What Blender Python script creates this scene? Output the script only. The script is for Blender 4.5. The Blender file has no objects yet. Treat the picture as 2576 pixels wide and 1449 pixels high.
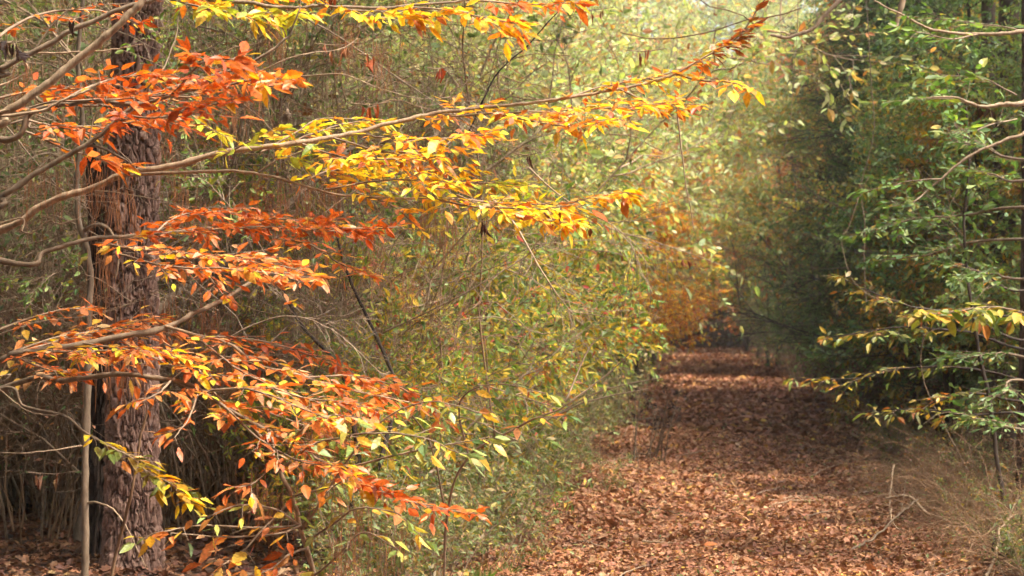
import bpy, math
import numpy as np
from mathutils import Vector

rng = np.random.default_rng(11)
C = bpy.context.scene.collection
F = 5166.0           # focal length in units of a 2576 wide frame
CAMZ, HOR = 1.6, 780.0

def P(px, py, d):
    """point at distance d seen in direction px,py (2576x1449 frame)"""
    return np.array([(px-1288)/F*d, d, CAMZ-(py-HOR)/F*d])

def nrm(v):
    return v/np.maximum(np.linalg.norm(v, axis=-1, keepdims=True), 1e-9)

def path_x(y):
    y = np.asarray(y, float)
    return 0.12+0.0965*y-0.00022*np.maximum(y-45, 0)**2

def gz(x, y):
    x = np.asarray(x, float); y = np.asarray(y, float)
    off = np.abs(x-path_x(y))
    bank = 0.10*np.clip((off-1.6)/2.5, 0, 1)
    return bank+0.02*np.sin(x*1.3+y*0.7)+0.018*np.sin(x*2.9-y*1.9)+0.03*np.sin(y*0.23)

# ---------------------------------------------------------------- materials
def new_mat(name):
    m = bpy.data.materials.new(name); m.use_nodes = True
    nt = m.node_tree; nt.nodes.clear()
    out = nt.nodes.new('ShaderNodeOutputMaterial')
    return m, nt, out

def leaf_mat(name, rough=0.45, spec=0.4, trans=0.4, tint=(1.25, 1.1, 0.6), mottle=0.3, mscale=60, spots=0.25):
    m, nt, out = new_mat(name)
    N = nt.nodes.new; L = nt.links.new
    at = N('ShaderNodeAttribute'); at.attribute_name = 'Col'
    tc = N('ShaderNodeTexCoord')
    no = N('ShaderNodeTexNoise'); no.inputs['Scale'].default_value = mscale; no.inputs['Detail'].default_value = 3
    L(tc.outputs['Object'], no.inputs['Vector'])
    mr = N('ShaderNodeMapRange')
    mr.inputs['From Min'].default_value = 0.3; mr.inputs['From Max'].default_value = 0.7
    mr.inputs['To Min'].default_value = 1-mottle; mr.inputs['To Max'].default_value = 1+mottle
    L(no.outputs['Fac'], mr.inputs['Value'])
    sn = N('ShaderNodeTexNoise'); sn.inputs['Scale'].default_value = mscale*1.7; sn.inputs['Detail'].default_value = 2
    L(tc.outputs['Object'], sn.inputs['Vector'])
    sr = N('ShaderNodeMapRange'); sr.inputs['From Min'].default_value = 0.60; sr.inputs['From Max'].default_value = 0.68
    sr.inputs['To Max'].default_value = spots; L(sn.outputs['Fac'], sr.inputs['Value'])
    bm = N('ShaderNodeMix'); bm.data_type = 'RGBA'; L(sr.outputs['Result'], bm.inputs[0]); L(at.outputs['Color'], bm.inputs[6]); bm.inputs[7].default_value = (0.17, 0.065, 0.025, 1)
    mx = N('ShaderNodeMix'); mx.data_type = 'RGBA'; mx.blend_type = 'MULTIPLY'; mx.inputs[0].default_value = 1
    L(bm.outputs[2], mx.inputs[6]); L(mr.outputs['Result'], mx.inputs[7])
    p = N('ShaderNodeBsdfPrincipled')
    p.inputs['Roughness'].default_value = rough
    p.inputs['Specular IOR Level'].default_value = spec
    L(mx.outputs[2], p.inputs['Base Color'])
    tm = N('ShaderNodeMix'); tm.data_type = 'RGBA'; tm.blend_type = 'MULTIPLY'; tm.inputs[0].default_value = 1
    L(mx.outputs[2], tm.inputs[6]); tm.inputs[7].default_value = (*tint, 1)
    tr = N('ShaderNodeBsdfTranslucent'); L(tm.outputs[2], tr.inputs['Color'])
    ms = N('ShaderNodeMixShader'); ms.inputs[0].default_value = trans
    L(p.outputs[0], ms.inputs[1]); L(tr.outputs[0], ms.inputs[2])
    L(ms.outputs[0], out.inputs['Surface'])
    return m

def wood_mat(name, c1, c2, scale=14, rough=0.85, stretch=(1, 1, 0.3), bump=0.4, use_attr=False, c3=None):
    m, nt, out = new_mat(name)
    N = nt.nodes.new; L = nt.links.new
    tc = N('ShaderNodeTexCoord'); mp = N('ShaderNodeMapping'); mp.inputs['Scale'].default_value = stretch
    L(tc.outputs['Object'], mp.inputs['Vector'])
    no = N('ShaderNodeTexNoise'); no.inputs['Scale'].default_value = scale; no.inputs['Detail'].default_value = 6
    no.inputs['Roughness'].default_value = 0.7
    L(mp.outputs[0], no.inputs['Vector'])
    cr = N('ShaderNodeValToRGB')
    cr.color_ramp.elements[0].position = 0.32; cr.color_ramp.elements[0].color = (*c1, 1)
    cr.color_ramp.elements[1].position = 0.66; cr.color_ramp.elements[1].color = (*c2, 1)
    if c3:
        e = cr.color_ramp.elements.new(0.74); e.color = (*c3, 1)
    L(no.outputs['Fac'], cr.inputs[0])
    p = N('ShaderNodeBsdfPrincipled'); p.inputs['Roughness'].default_value = rough
    p.inputs['Specular IOR Level'].default_value = 0.25
    if use_attr:
        at = N('ShaderNodeAttribute'); at.attribute_name = 'Col'
        mx = N('ShaderNodeMix'); mx.data_type = 'RGBA'; mx.blend_type = 'MULTIPLY'; mx.inputs[0].default_value = 1
        L(cr.outputs[0], mx.inputs[6]); L(at.outputs['Color'], mx.inputs[7]); L(mx.outputs[2], p.inputs['Base Color'])
    else:
        L(cr.outputs[0], p.inputs['Base Color'])
    bp = N('ShaderNodeBump'); bp.inputs['Strength'].default_value = bump; bp.inputs['Distance'].default_value = 0.01
    L(no.outputs['Fac'], bp.inputs['Height']); L(bp.outputs[0], p.inputs['Normal'])
    L(p.outputs[0], out.inputs['Surface'])
    return m

def soil_mat(name, cols, scale):
    m, nt, out = new_mat(name)
    N = nt.nodes.new; L = nt.links.new
    tc = N('ShaderNodeTexCoord')
    vo = N('ShaderNodeTexVoronoi'); vo.inputs['Scale'].default_value = scale
    L(tc.outputs['Object'], vo.inputs['Vector'])
    no = N('ShaderNodeTexNoise'); no.inputs['Scale'].default_value = 3.0; no.inputs['Detail'].default_value = 8
    L(tc.outputs['Object'], no.inputs['Vector'])
    sp = N('ShaderNodeSeparateColor'); L(vo.outputs['Color'], sp.inputs[0])
    ad = N('ShaderNodeMath'); ad.operation = 'MULTIPLY_ADD'; ad.inputs[1].default_value = 0.7; ad.inputs[2].default_value = -0.1
    L(sp.outputs[0], ad.inputs[0])
    a2 = N('ShaderNodeMath'); a2.operation = 'MULTIPLY_ADD'; a2.inputs[1].default_value = 0.45
    L(no.outputs['Fac'], a2.inputs[0]); L(ad.outputs[0], a2.inputs[2])
    cr = N('ShaderNodeValToRGB')
    for i, (t, c) in enumerate(cols):
        if i < 2:
            e = cr.color_ramp.elements[i]; e.position = t
        else:
            e = cr.color_ramp.elements.new(t)
        e.color = (*c, 1)
    L(a2.outputs[0], cr.inputs[0])
    p = N('ShaderNodeBsdfPrincipled'); p.inputs['Roughness'].default_value = 0.9
    L(cr.outputs[0], p.inputs['Base Color'])
    bp = N('ShaderNodeBump'); bp.inputs['Strength'].default_value = 0.8; bp.inputs['Distance'].default_value = 0.02
    L(vo.outputs['Distance'], bp.inputs['Height']); L(bp.outputs[0], p.inputs['Normal'])
    L(p.outputs[0], out.inputs['Surface'])
    return m

M = dict(
    beech=leaf_mat('beech_leaf', 0.42, 0.45, 0.42, (1.25, 1.0, 0.5), 0.28, 70, 0.45),
    soft=leaf_mat('shrub_leaf', 0.5, 0.35, 0.45, (1.2, 1.15, 0.5), 0.2, 40),
    gloss=leaf_mat('evergreen_leaf', 0.48, 0.38, 0.32, (1.0, 1.3, 0.4), 0.2, 40),
    dry=leaf_mat('dry_leaf', 0.6, 0.3, 0.2, (1.2, 1.0, 0.7), 0.3, 50),
    needle=leaf_mat('cedar_needle', 0.6, 0.2, 0.3, (1.1, 1.2, 0.5), 0.25, 20),
    litter=leaf_mat('fallen_leaf', 0.62, 0.28, 0.12, (1.2, 1.0, 0.7), 0.3, 30),
    pale=wood_mat('pale_bark', (0.17, 0.105, 0.06), (0.44, 0.32, 0.21), 38, c3=(0.55, 0.45, 0.33)),
    grey=wood_mat('grey_bark', (0.11, 0.075, 0.05), (0.27, 0.195, 0.13), 26, c3=(0.38, 0.32, 0.24)),
    dark=wood_mat('dark_bark', (0.025, 0.017, 0.013), (0.09, 0.065, 0.05), 16, bump=0.7),
    rough=wood_mat('rough_bark', (0.030, 0.020, 0.015), (0.105, 0.07, 0.05), 9, stretch=(1, 1, 0.18), bump=1.0),
    twig=wood_mat('twig_bark', (0.13, 0.08, 0.05), (0.34, 0.25, 0.17), 12),
    straw=wood_mat('dry_vine', (0.14, 0.075, 0.04), (0.34, 0.21, 0.12), 12),
    needlebrown=wood_mat('dry_needle', (0.20, 0.07, 0.025), (0.36, 0.15, 0.06), 12),
    pine=wood_mat('pine_bark', (0.62, 0.55, 0.52), (1.0, 0.96, 0.92), 45, use_attr=True, stretch=(1, 1, 0.4), bump=0.5),
    cone=wood_mat('cone_scale', (0.10, 0.055, 0.03), (0.34, 0.25, 0.18), 60),
    soil=soil_mat('forest_soil', [(0.1, (0.022, 0.012, 0.008)), (0.45, (0.07, 0.035, 0.02)), (0.75, (0.13, 0.065, 0.035))], 14),
    pathm=soil_mat('path_soil', [(0.1, (0.06, 0.028, 0.016)), (0.45, (0.16, 0.075, 0.04)), (0.75, (0.28, 0.14, 0.08))], 14),
)

# ---------------------------------------------------------------- palettes (linear base colours)
PAL = {
 'orange': [(4.5, (0.58, 0.17, 0.03)), (4, (0.52, 0.13, 0.022)), (3.5, (0.64, 0.26, 0.09)), (1.8, (0.60, 0.38, 0.05)), (0.8, (0.40, 0.11, 0.03)), (1.8, (0.74, 0.42, 0.22))],
 'deeporange': [(6, (0.55, 0.13, 0.018)), (4, (0.46, 0.095, 0.015)), (2.2, (0.62, 0.24, 0.07)), (0.6, (0.6, 0.34, 0.03)), (0.8, (0.34, 0.08, 0.02))],
 'yellow': [(6, (0.84, 0.60, 0.03)), (3, (0.78, 0.46, 0.025)), (2.5, (0.60, 0.60, 0.05)), (1.8, (0.68, 0.25, 0.02)), (0.8, (0.42, 0.12, 0.025)), (0.6, (0.68, 0.46, 0.24))],
 'yelloworange': [(4, (0.78, 0.45, 0.03)), (3, (0.68, 0.24, 0.025)), (3, (0.80, 0.56, 0.04)), (1.5, (0.45, 0.10, 0.02)), (0.5, (0.45, 0.45, 0.04))],
 'lime': [(4, (0.45, 0.50, 0.05)), (3, (0.68, 0.52, 0.04)), (1, (0.24, 0.34, 0.05)), (1, (0.6, 0.3, 0.04))],
 'elm': [(4, (0.24, 0.34, 0.10)), (3.5, (0.66, 0.44, 0.06)), (2, (0.42, 0.42, 0.08)), (1.3, (0.60, 0.27, 0.09)), (1, (0.14, 0.24, 0.08))],
 'olive': [(3, (0.26, 0.23, 0.03)), (3, (0.42, 0.27, 0.03)), (1, (0.40, 0.14, 0.03)), (1.5, (0.13, 0.17, 0.03))],
 'yellowgreen': [(5, (0.22, 0.33, 0.07)), (4.4, (0.68, 0.49, 0.07)), (3, (0.40, 0.42, 0.08)), (1, (0.58, 0.23, 0.06)), (0.4, (0.5, 0.1, 0.08)), (1.5, (0.11, 0.19, 0.07))],
 'privet': [(4, (0.19, 0.26, 0.105)), (4, (0.12, 0.18, 0.065)), (2, (0.30, 0.38, 0.14)), (0.8, (0.42, 0.34, 0.07)), (0.5, (0.34, 0.14, 0.06))],
 'brightgreen': [(4, (0.45, 0.52, 0.22)), (3.5, (0.33, 0.42, 0.18)), (2.5, (0.64, 0.60, 0.32)), (1, (0.58, 0.34, 0.12)), (0.7, (0.48, 0.2, 0.08))],
 'holly': [(5, (0.13, 0.20, 0.07)), (3.5, (0.20, 0.28, 0.10)), (1.4, (0.08, 0.14, 0.05)), (1.4, (0.29, 0.33, 0.10)), (0.5, (0.4, 0.3, 0.06))],
 'leafgreen': [(4, (0.16, 0.24, 0.065)), (3, (0.23, 0.31, 0.09)), (0.8, (0.09, 0.15, 0.05)), (1.2, (0.36, 0.31, 0.07))],
 'cedar': [(4, (0.11, 0.18, 0.05)), (3, (0.15, 0.23, 0.06)), (1.2, (0.22, 0.26, 0.08))],
 'rust': [(4, (0.42, 0.13, 0.03)), (3, (0.55, 0.26, 0.04)), (2, (0.34, 0.10, 0.04)), (2, (0.5, 0.25, 0.13)), (1, (0.3, 0.26, 0.05))],
 'autumnmix': [(2, (0.52, 0.36, 0.07)), (4, (0.29, 0.32, 0.09)), (1, (0.48, 0.20, 0.05)), (3, (0.17, 0.24, 0.08))],
 'sparse': [(3, (0.22, 0.10, 0.05)), (3, (0.12, 0.18, 0.05)), (1, (0.4, 0.22, 0.05)), (1, (0.34, 0.17, 0.09))],
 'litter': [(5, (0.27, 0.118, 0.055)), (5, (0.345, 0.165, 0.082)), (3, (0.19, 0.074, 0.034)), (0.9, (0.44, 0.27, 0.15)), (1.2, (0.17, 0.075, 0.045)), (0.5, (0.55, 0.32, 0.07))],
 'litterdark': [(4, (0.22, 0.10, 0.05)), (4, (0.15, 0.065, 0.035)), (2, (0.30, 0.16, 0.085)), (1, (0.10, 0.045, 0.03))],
 'verge': [(4, (0.13, 0.175, 0.065)), (3, (0.19, 0.22, 0.09)), (2, (0.28, 0.19, 0.085)), (1, (0.40, 0.33, 0.09))],
 'deadbrown': [(3, (0.16, 0.075, 0.04)), (3, (0.10, 0.05, 0.03)), (1, (0.24, 0.12, 0.06)), (1, (0.12, 0.13, 0.05))],
 'drybrown': [(3, (0.34, 0.15, 0.07)), (2, (0.26, 0.09, 0.04)), (1, (0.46, 0.27, 0.15))],
 'dryred': [(3, (0.34, 0.075, 0.025)), (2, (0.42, 0.12, 0.04))],
 'black': [(1, (0.035, 0.018, 0.014)), (1, (0.08, 0.04, 0.03))],
}

def colours(pal, n, jit=0.16):
    if isinstance(pal, str): pal = PAL[pal]
    w = np.array([p[0] for p in pal], float); c = np.array([p[1] for p in pal], float)
    i = rng.choice(len(w), n, p=w/w.sum())
    col = c[i]*np.exp(rng.normal(0, jit, (n, 1)))*np.exp(rng.normal(0, jit*0.35, (n, 3)))
    return np.clip(col, 0.004, 0.85)

# ---------------------------------------------------------------- mesh collector
class Geo:
    def __init__(s):
        s.v = []; s.fi = []; s.fs = []; s.c = []; s.n = 0; s.smooth = []
    def add(s, V, faces, col=None, smooth=False):
        """V (n,3); faces (m,k) int array"""
        V = np.asarray(V, np.float32)
        s.v.append(V); f = np.asarray(faces, np.int32)+s.n
        s.fi.append(f.ravel()); s.fs.append(np.full(len(f), f.shape[1], np.int32)); s.smooth.append(np.full(len(f), smooth))
        if col is None: col = np.ones((len(V), 3), np.float32)
        s.c.append(np.asarray(col, np.float32)); s.n += len(V)
    def mesh(s, name, mat, origin=(0, 0, 0)):
        me = bpy.data.meshes.new(name)
        V = np.concatenate(s.v)-np.asarray(origin, np.float32); fi = np.concatenate(s.fi); fs = np.concatenate(s.fs)
        me.vertices.add(len(V)); me.vertices.foreach_set('co', V.ravel())
        me.loops.add(len(fi)); me.loops.foreach_set('vertex_index', fi)
        me.polygons.add(len(fs))
        st = np.concatenate([[0], np.cumsum(fs)[:-1]]).astype(np.int32)
        me.polygons.foreach_set('loop_start', st); me.polygons.foreach_set('loop_total', fs)
        me.polygons.foreach_set('use_smooth', np.concatenate(s.smooth))
        me.update(calc_edges=True)
        a = me.color_attributes.new('Col', 'FLOAT_COLOR', 'POINT')
        cc = np.ones((len(V), 4), np.float32); cc[:, :3] = np.concatenate(s.c)
        a.data.foreach_set('color', cc.ravel())
        me.materials.append(mat)
        return me

def tubes(g, pts, rad, sides=3, col=None):
    """pts (n,m,3), rad (n,m)"""
    pts = np.asarray(pts, float); n, m, _ = pts.shape
    if n == 0: return
    t = nrm(np.gradient(pts, axis=1))
    mean = nrm(t.mean(axis=1, keepdims=True))
    ref = np.where(np.abs(mean[..., 2:3]) > 0.8, np.array([1., 0.13, 0]), np.array([0.11, 0., 1.]))
    a = nrm(np.cross(t, np.broadcast_to(ref, t.shape))); b = np.cross(t, a)
    ang = np.arange(sides)*2*math.pi/sides
    ring = (a[:, :, None]*np.cos(ang)[None, None, :, None]+b[:, :, None]*np.sin(ang)[None, None, :, None])
    V = pts[:, :, None]+ring*np.asarray(rad)[:, :, None, None]
    V = V.reshape(-1, 3)
    i = np.arange(n)[:, None, None]; j = np.arange(m-1)[None, :, None]; k = np.arange(sides)[None, None, :]
    k2 = (k+1) % sides
    base = (i*m+j)*sides; up = (i*m+j+1)*sides
    f = np.stack([base+k, base+k2, up+k2, up+k], -1).reshape(-1, 4)
    g.add(V, f, None if col is None else np.repeat(col, m*sides, axis=0), smooth=True)

# leaf templates: (u along 0..1, v across -.5...5, w up), faces
def T_serrate():
    us = [0.0, 0.13, 0.3, 0.48, 0.66, 0.84, 1.0]
    hw = [0.0, 0.32, 0.50, 0.46, 0.32, 0.14, 0.0]
    V = []; F_ = []
    mid = [(u, 0, 0) for u in us]
    V += mid
    R = []; Lf = []
    for s, lst in ((1, R), (-1, Lf)):
        for k in range(1, 6):
            lst.append(len(V)); V.append((us[k]+0.035, s*hw[k], 0.0))
            lst.append(len(V)); V.append((us[k]+0.075, s*(hw[k]*0.78 if k < 5 else hw[k]*0.6), 0.0))
    # side strips as quads + tris between midrib and edge
    for lst, s in ((R, 1), (Lf, -1)):
        seq = [0]+lst+[6]
        mi = [0, 1, 1, 2, 2, 3, 3, 4, 4, 5, 5, 6]
        for q in range(len(seq)-1):
            a, b = seq[q], seq[q+1]; ma, mb = mi[q], mi[q+1]
            f = [ma, a, b] if ma == mb or mb == b else [ma, a, b]
            if a != ma: F_.append((ma, a, b) if s > 0 else (ma, b, a))
            if mb != ma and b != mb: F_.append((ma, b, mb) if s > 0 else (ma, mb, b))
            if a == ma and b != ma and mb == ma: pass
    F_ = [f for f in F_ if len(set(f)) == 3]
    return np.array(V, float), np.array(F_)
def T_oval():
    V = np.array([(0, 0, 0), (0.28, 0.42, 0), (0.66, 0.40, 0), (1, 0, 0), (0.66, -0.40, 0), (0.28, -0.42, 0), (0.5, 0, 0)], float)
    Fs = np.array([(0, 1, 6), (1, 2, 6), (2, 3, 6), (3, 4, 6), (4, 5, 6), (5, 0, 6)])
    return V, Fs
def T_quad():
    V = np.array([(0, 0, 0), (0.45, 0.5, 0), (1, 0, 0), (0.45, -0.5, 0)], float)
    return V, np.array([(0, 1, 2), (0, 2, 3)])
def T_obov():
    V = np.array([(0, 0, 0), (0.45, 0.28, 0), (0.78, 0.5, 0), (1, 0, 0), (0.78, -0.5, 0), (0.45, -0.28, 0)], float)
    return V, np.array([(0, 1, 2, 3), (0, 3, 4, 5)])
def T_oak():
    n = 14; V = [(0.5, 0, 0)]
    for k in range(n):
        a = 2*math.pi*k/n
        r = (0.5 if k % 2 == 0 else 0.33)
        if k == 0: r = 0.56
        V.append((0.5-math.cos(a)*r*1.0, math.sin(a)*r*0.95, 0))
    return np.array(V, float), np.array([(0, 1+k, 1+(k+1) % n) for k in range(n)])
TPL = dict(serrate=T_serrate(), oval=T_oval(), quad=T_quad(), obov=T_obov(), oak=T_oak())

def leaves(g, pos, axis, nor, Ln, asp, tpl, col, fold=0.25, droop=0.15, curl=0.0):
    n = len(pos)
    if n == 0: return
    T, Fs = TPL[tpl]; k = len(T)
    axis = nrm(axis); side = nrm(np.cross(nor, axis)); nor = np.cross(axis, side)
    Ln = np.broadcast_to(Ln, (n,)).astype(float); asp = np.broadcast_to(asp, (n,))
    fo = fold*rng.uniform(0.2, 1.6, n); dr = droop*rng.normal(0.8, 0.9, n); cu = curl*rng.normal(0, 1, n)
    tw = rng.normal(0, 0.12, n)
    u = T[None, :, 0]; v = T[None, :, 1]
    w = fo[:, None]*np.abs(v)*asp[:, None]-dr[:, None]*u*u+cu[:, None]*v*v*2+tw[:, None]*u*v
    V = (pos[:, None]+axis[:, None]*(u*Ln[:, None])[..., None]+side[:, None]*(v*(Ln*asp)[:, None])[..., None]
         + nor[:, None]*(w*Ln[:, None])[..., None]).reshape(-1, 3)
    f = (Fs[None]+(np.arange(n)*k)[:, None, None]).reshape(-1, Fs.shape[1])
    g.add(V, f, np.repeat(col, k, axis=0))

def grow(p0, d0, L, m, wob=0.15, trop=0.0):
    n = len(p0); L = np.broadcast_to(L, (n,))
    pts = np.zeros((n, m, 3)); pts[:, 0] = p0; d = nrm(d0.copy()); st = L/(m-1)
    for i in range(1, m):
        pts[:, i] = pts[:, i-1]+d*st[:, None]
        d = nrm(d+rng.normal(0, wob, (n, 3))+np.array([0, 0, trop]))
    return pts

def sample(pts, idx, t):
    m = pts.shape[1]; x = t*(m-1); i = np.clip(x.astype(int), 0, m-2); f = (x-i)[:, None]
    a = pts[idx, i]; b = pts[idx, i+1]
    return a*(1-f)+b*f, nrm(b-a)

def children(pts, n, t0, t1, ang, up=0.0, flat=0.0):
    idx = rng.integers(0, len(pts), n); t = rng.uniform(t0, t1, n)
    p, tan = sample(pts, idx, t)
    r = rng.normal(0, 1, (n, 3)); r[:, 2] *= (1-flat)
    perp = nrm(r-tan*(r*tan).sum(1, keepdims=True))
    a = np.radians(ang)*rng.uniform(0.6, 1.3, n)
    d = tan*np.cos(a)[:, None]+perp*np.sin(a)[:, None]+np.array([0, 0, up])
    return p, nrm(d), idx, t

def leaf_on(g, lines, per, Ln, asp, tpl, pal, flat=0.6, droop=0.2, t0=0.1, fold=0.25, ljit=0.25, out=0.8, ang_down=0.15, colfn=None, curl=0.0):
    n = len(lines)*per
    idx = np.repeat(np.arange(len(lines)), per); t = rng.uniform(t0, 1, n)
    p, tan = sample(lines, idx, t)
    r = rng.normal(0, 1, (n, 3)); r[:, 2] *= 0.5
    perp = nrm(r-tan*(r*tan).sum(1, keepdims=True))
    ax = nrm(tan*0.7+perp*out+np.array([0, 0, -ang_down]))
    no = nrm(np.array([0, 0, 1.0])*flat+rng.normal(0, 1, (n, 3))*(1-flat)*0.8)
    L = Ln*np.exp(rng.normal(0, ljit, n))
    col = colours(pal, n) if colfn is None else colfn(p)
    leaves(g, p, ax, no, L, asp*rng.uniform(0.8, 1.2, n), tpl, col, fold, droop, curl)

# ---------------------------------------------------------------- objects
def link(name, data, parent=None, loc=(0, 0, 0), kind=None):
    o = bpy.data.objects.new(name, data); C.objects.link(o); o.location = loc
    if parent is not None: o.parent = parent
    if kind: o['kind'] = kind
    return o
def thing(name, label, cat, loc=(0, 0, 0), group=None):
    o = link(name, None, loc=loc); o.empty_display_size = 0.2
    o['label'] = label; o['category'] = cat
    if group: o['group'] = group
    return o
def dup(root, loc, rz=0, s=1.0, label=None, group=None, tilt=(0, 0)):
    r = root.copy(); C.objects.link(r); r.location = loc; r.rotation_euler = (tilt[0], tilt[1], rz)
    r.scale = (s, s, s) if np.isscalar(s) else s
    if label: r['label'] = label
    if group: r['group'] = group
    for ch in list(root.children):
        c = ch.copy(); C.objects.link(c); c.parent = r
        for g2 in ch.children:
            d = g2.copy(); C.objects.link(d); d.parent = c
    return r

# =============================================================== SETTING
# ground sheet
def sheet(name, xs, ys, zf, mat, skew=False):
    X, Y = np.meshgrid(xs, ys)
    if skew: X = X+path_x(Y)
    V = np.stack([X, Y, zf(X, Y)], -1).reshape(-1, 3)
    nx, ny = len(xs), len(ys)
    i = np.arange(nx-1)[None, :]; j = np.arange(ny-1)[:, None]; b = j*nx+i
    f = np.stack([b, b+1, b+1+nx, b+nx], -1).reshape(-1, 4)
    g = Geo(); g.add(V, f, smooth=True)
    return link(name, g.mesh(name, mat), kind='structure')
xs = np.concatenate([[-900, -300, -100, -50], np.arange(-30, 40, 0.4), [50, 100, 300, 900]])
ys = np.concatenate([[-300, -100, -30], np.arange(-8, 140, 0.5), [160, 200, 300, 500, 1200]])
sheet('ground', xs, ys, gz, M['soil'])
sheet('path', np.linspace(-1.55, 1.55, 16), np.arange(-4, 90, 0.4), lambda x, y: gz(x, y)+0.012, M['pathm'], skew=True)

# leaf litter
def litter():
    g = Geo()
    def batch(n, y0, y1, x0, x1, Ln, tpl, pal, onpath, zj=0.022, tilt=0.3):
        y = rng.uniform(y0, y1, n)
        if onpath: x = path_x(y)+rng.uniform(x0, x1, n)
        else: x = rng.uniform(x0, x1, n)*(y/ y1)
        if onpath: keep = np.ones(n, bool)
        else: keep = np.abs(x-path_x(y)) > 1.5
        x, y = x[keep], y[keep]; n = len(x)
        p = np.stack([x, y, gz(x, y)+0.018+rng.uniform(0, zj, n)], -1)
        ax = nrm(np.stack([rng.normal(0, 1, n), rng.normal(0, 1, n), rng.normal(0, 0.22, n)], -1))
        no = nrm(np.array([0, 0, 1.0])+rng.normal(0, tilt, (n, 3)))
        col = colours(pal, n, 0.17)
        if onpath:      # drifts of older darker leaves between fresher tan ones, thinner along the trodden middle
            off = x-path_x(y)
            drift = np.sin(x*1.7+np.sin(y*0.6)*2)*np.sin(y*0.55+x*0.8)+0.5*np.sin(x*4.1+y*2.3)
            col = col*np.clip(1-0.08*drift, 0.7, 1.2)[:, None]
            sink = np.clip(0.6-np.abs(off-0.1+0.3*np.sin(y*0.3)), 0, 0.6)
            keep = rng.uniform(0, 1, n) > sink*0.35
            p, ax, no, col = p[keep], ax[keep], no[keep], col[keep]; n = len(p)
        leaves(g, p, ax, no, Ln*np.exp(rng.normal(0, 0.34, n)), rng.uniform(0.5, 0.95, n), tpl, col, fold=0.3, droop=0.22, curl=0.28)
    batch(105000, 8.5, 15, -2.3, 2.5, 0.033, 'oak', 'litter', True)
    batch(85000, 8.5, 15, -2.3, 2.5, 0.030, 'oval', 'litter', True)
    batch(95000, 15, 26, -2.3, 2.3, 0.038, 'oak', 'litter', True)
    batch(80000, 15, 26, -2.3, 2.3, 0.038, 'oval', 'litter', True)
    batch(90000, 26, 60, -2.2, 2.2, 0.07, 'oval', 'litter', True)
    batch(50000, 60, 95, -2.2, 2.2, 0.09, 'quad', 'litter', True)
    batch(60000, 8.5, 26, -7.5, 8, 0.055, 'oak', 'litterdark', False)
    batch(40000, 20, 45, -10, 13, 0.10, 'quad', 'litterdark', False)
    o = link('leaf_litter', g.mesh('leaf_litter', M['litter']), kind='stuff')
    o['label'] = 'carpet of fallen brown oak leaves covering the trail and forest floor'; o['category'] = 'fallen leaves'
litter()

# =============================================================== PROTOTYPE PLANTS
def build_plant(name, label, cat, wood_g, wood_name, wood_m, leaf_g, leaf_name, leaf_m, extra=()):
    r = thing(name, label, cat)
    if wood_g is not None and wood_g.n: link(wood_name, wood_g.mesh(wood_name, wood_m), r)
    if leaf_g is not None and leaf_g.n: link(leaf_name, leaf_g.mesh(leaf_name, leaf_m), r)
    for (n, g, m) in extra:
        if g.n: link(n, g.mesh(n, m), r)
    return r

def shrub_geo(h=2.5, nst=9, nbr=70, ntw=700, per=7, Ln=0.05, asp=0.42, tpl='oval', pal='privet', lean=0.45,
              flat=0.5, spread=0.25, rst=0.013, wob=0.10, brL=0.35, twL=0.13, trop=0.02, twsides=3, droop=0.2, lowt=0.2, ang=50, curlfrac=0):
    w = Geo(); l = Geo()
    a = rng.uniform(0, 2*math.pi, nst); rr = spread*np.sqrt(rng.uniform(0, 1, nst))
    p0 = np.stack([rr*np.cos(a), rr*np.sin(a), np.full(nst, -0.05)], -1)
    d0 = np.stack([np.cos(a)*lean*rng.uniform(0.2, 1, nst), np.sin(a)*lean*rng.uniform(0.2, 1, nst), np.ones(nst)], -1)
    st = grow(p0, d0, h*rng.uniform(0.65, 1.1, nst), 10, wob, -trop)
    tubes(w, st, rst*rng.uniform(0.6, 1.2, (nst, 1))*np.linspace(1, 0.3, 10), 5)
    p, d, i, t = children(st, nbr, lowt, 1, ang, 0.1)
    br = grow(p, d, h*brL*rng.uniform(0.5, 1.2, nbr)*(1.15-0.6*t), 7, wob*1.3, -trop)
    tubes(w, br, rst*0.45*np.linspace(1, 0.35, 7)*np.ones((nbr, 1)), 4)
    p, d, i, t = children(br, ntw, 0.1, 1, 45, 0.03)
    tw = grow(p, d, h*twL*rng.uniform(0.5, 1.3, ntw), 5, wob*1.5, -trop)
    tubes(w, tw, rst*0.17*np.linspace(1, 0.5, 5)*np.ones((ntw, 1)), twsides)
    if per: leaf_on(l, tw, per, Ln, asp, tpl, pal, flat=flat, droop=droop)
    return w, l

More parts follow.
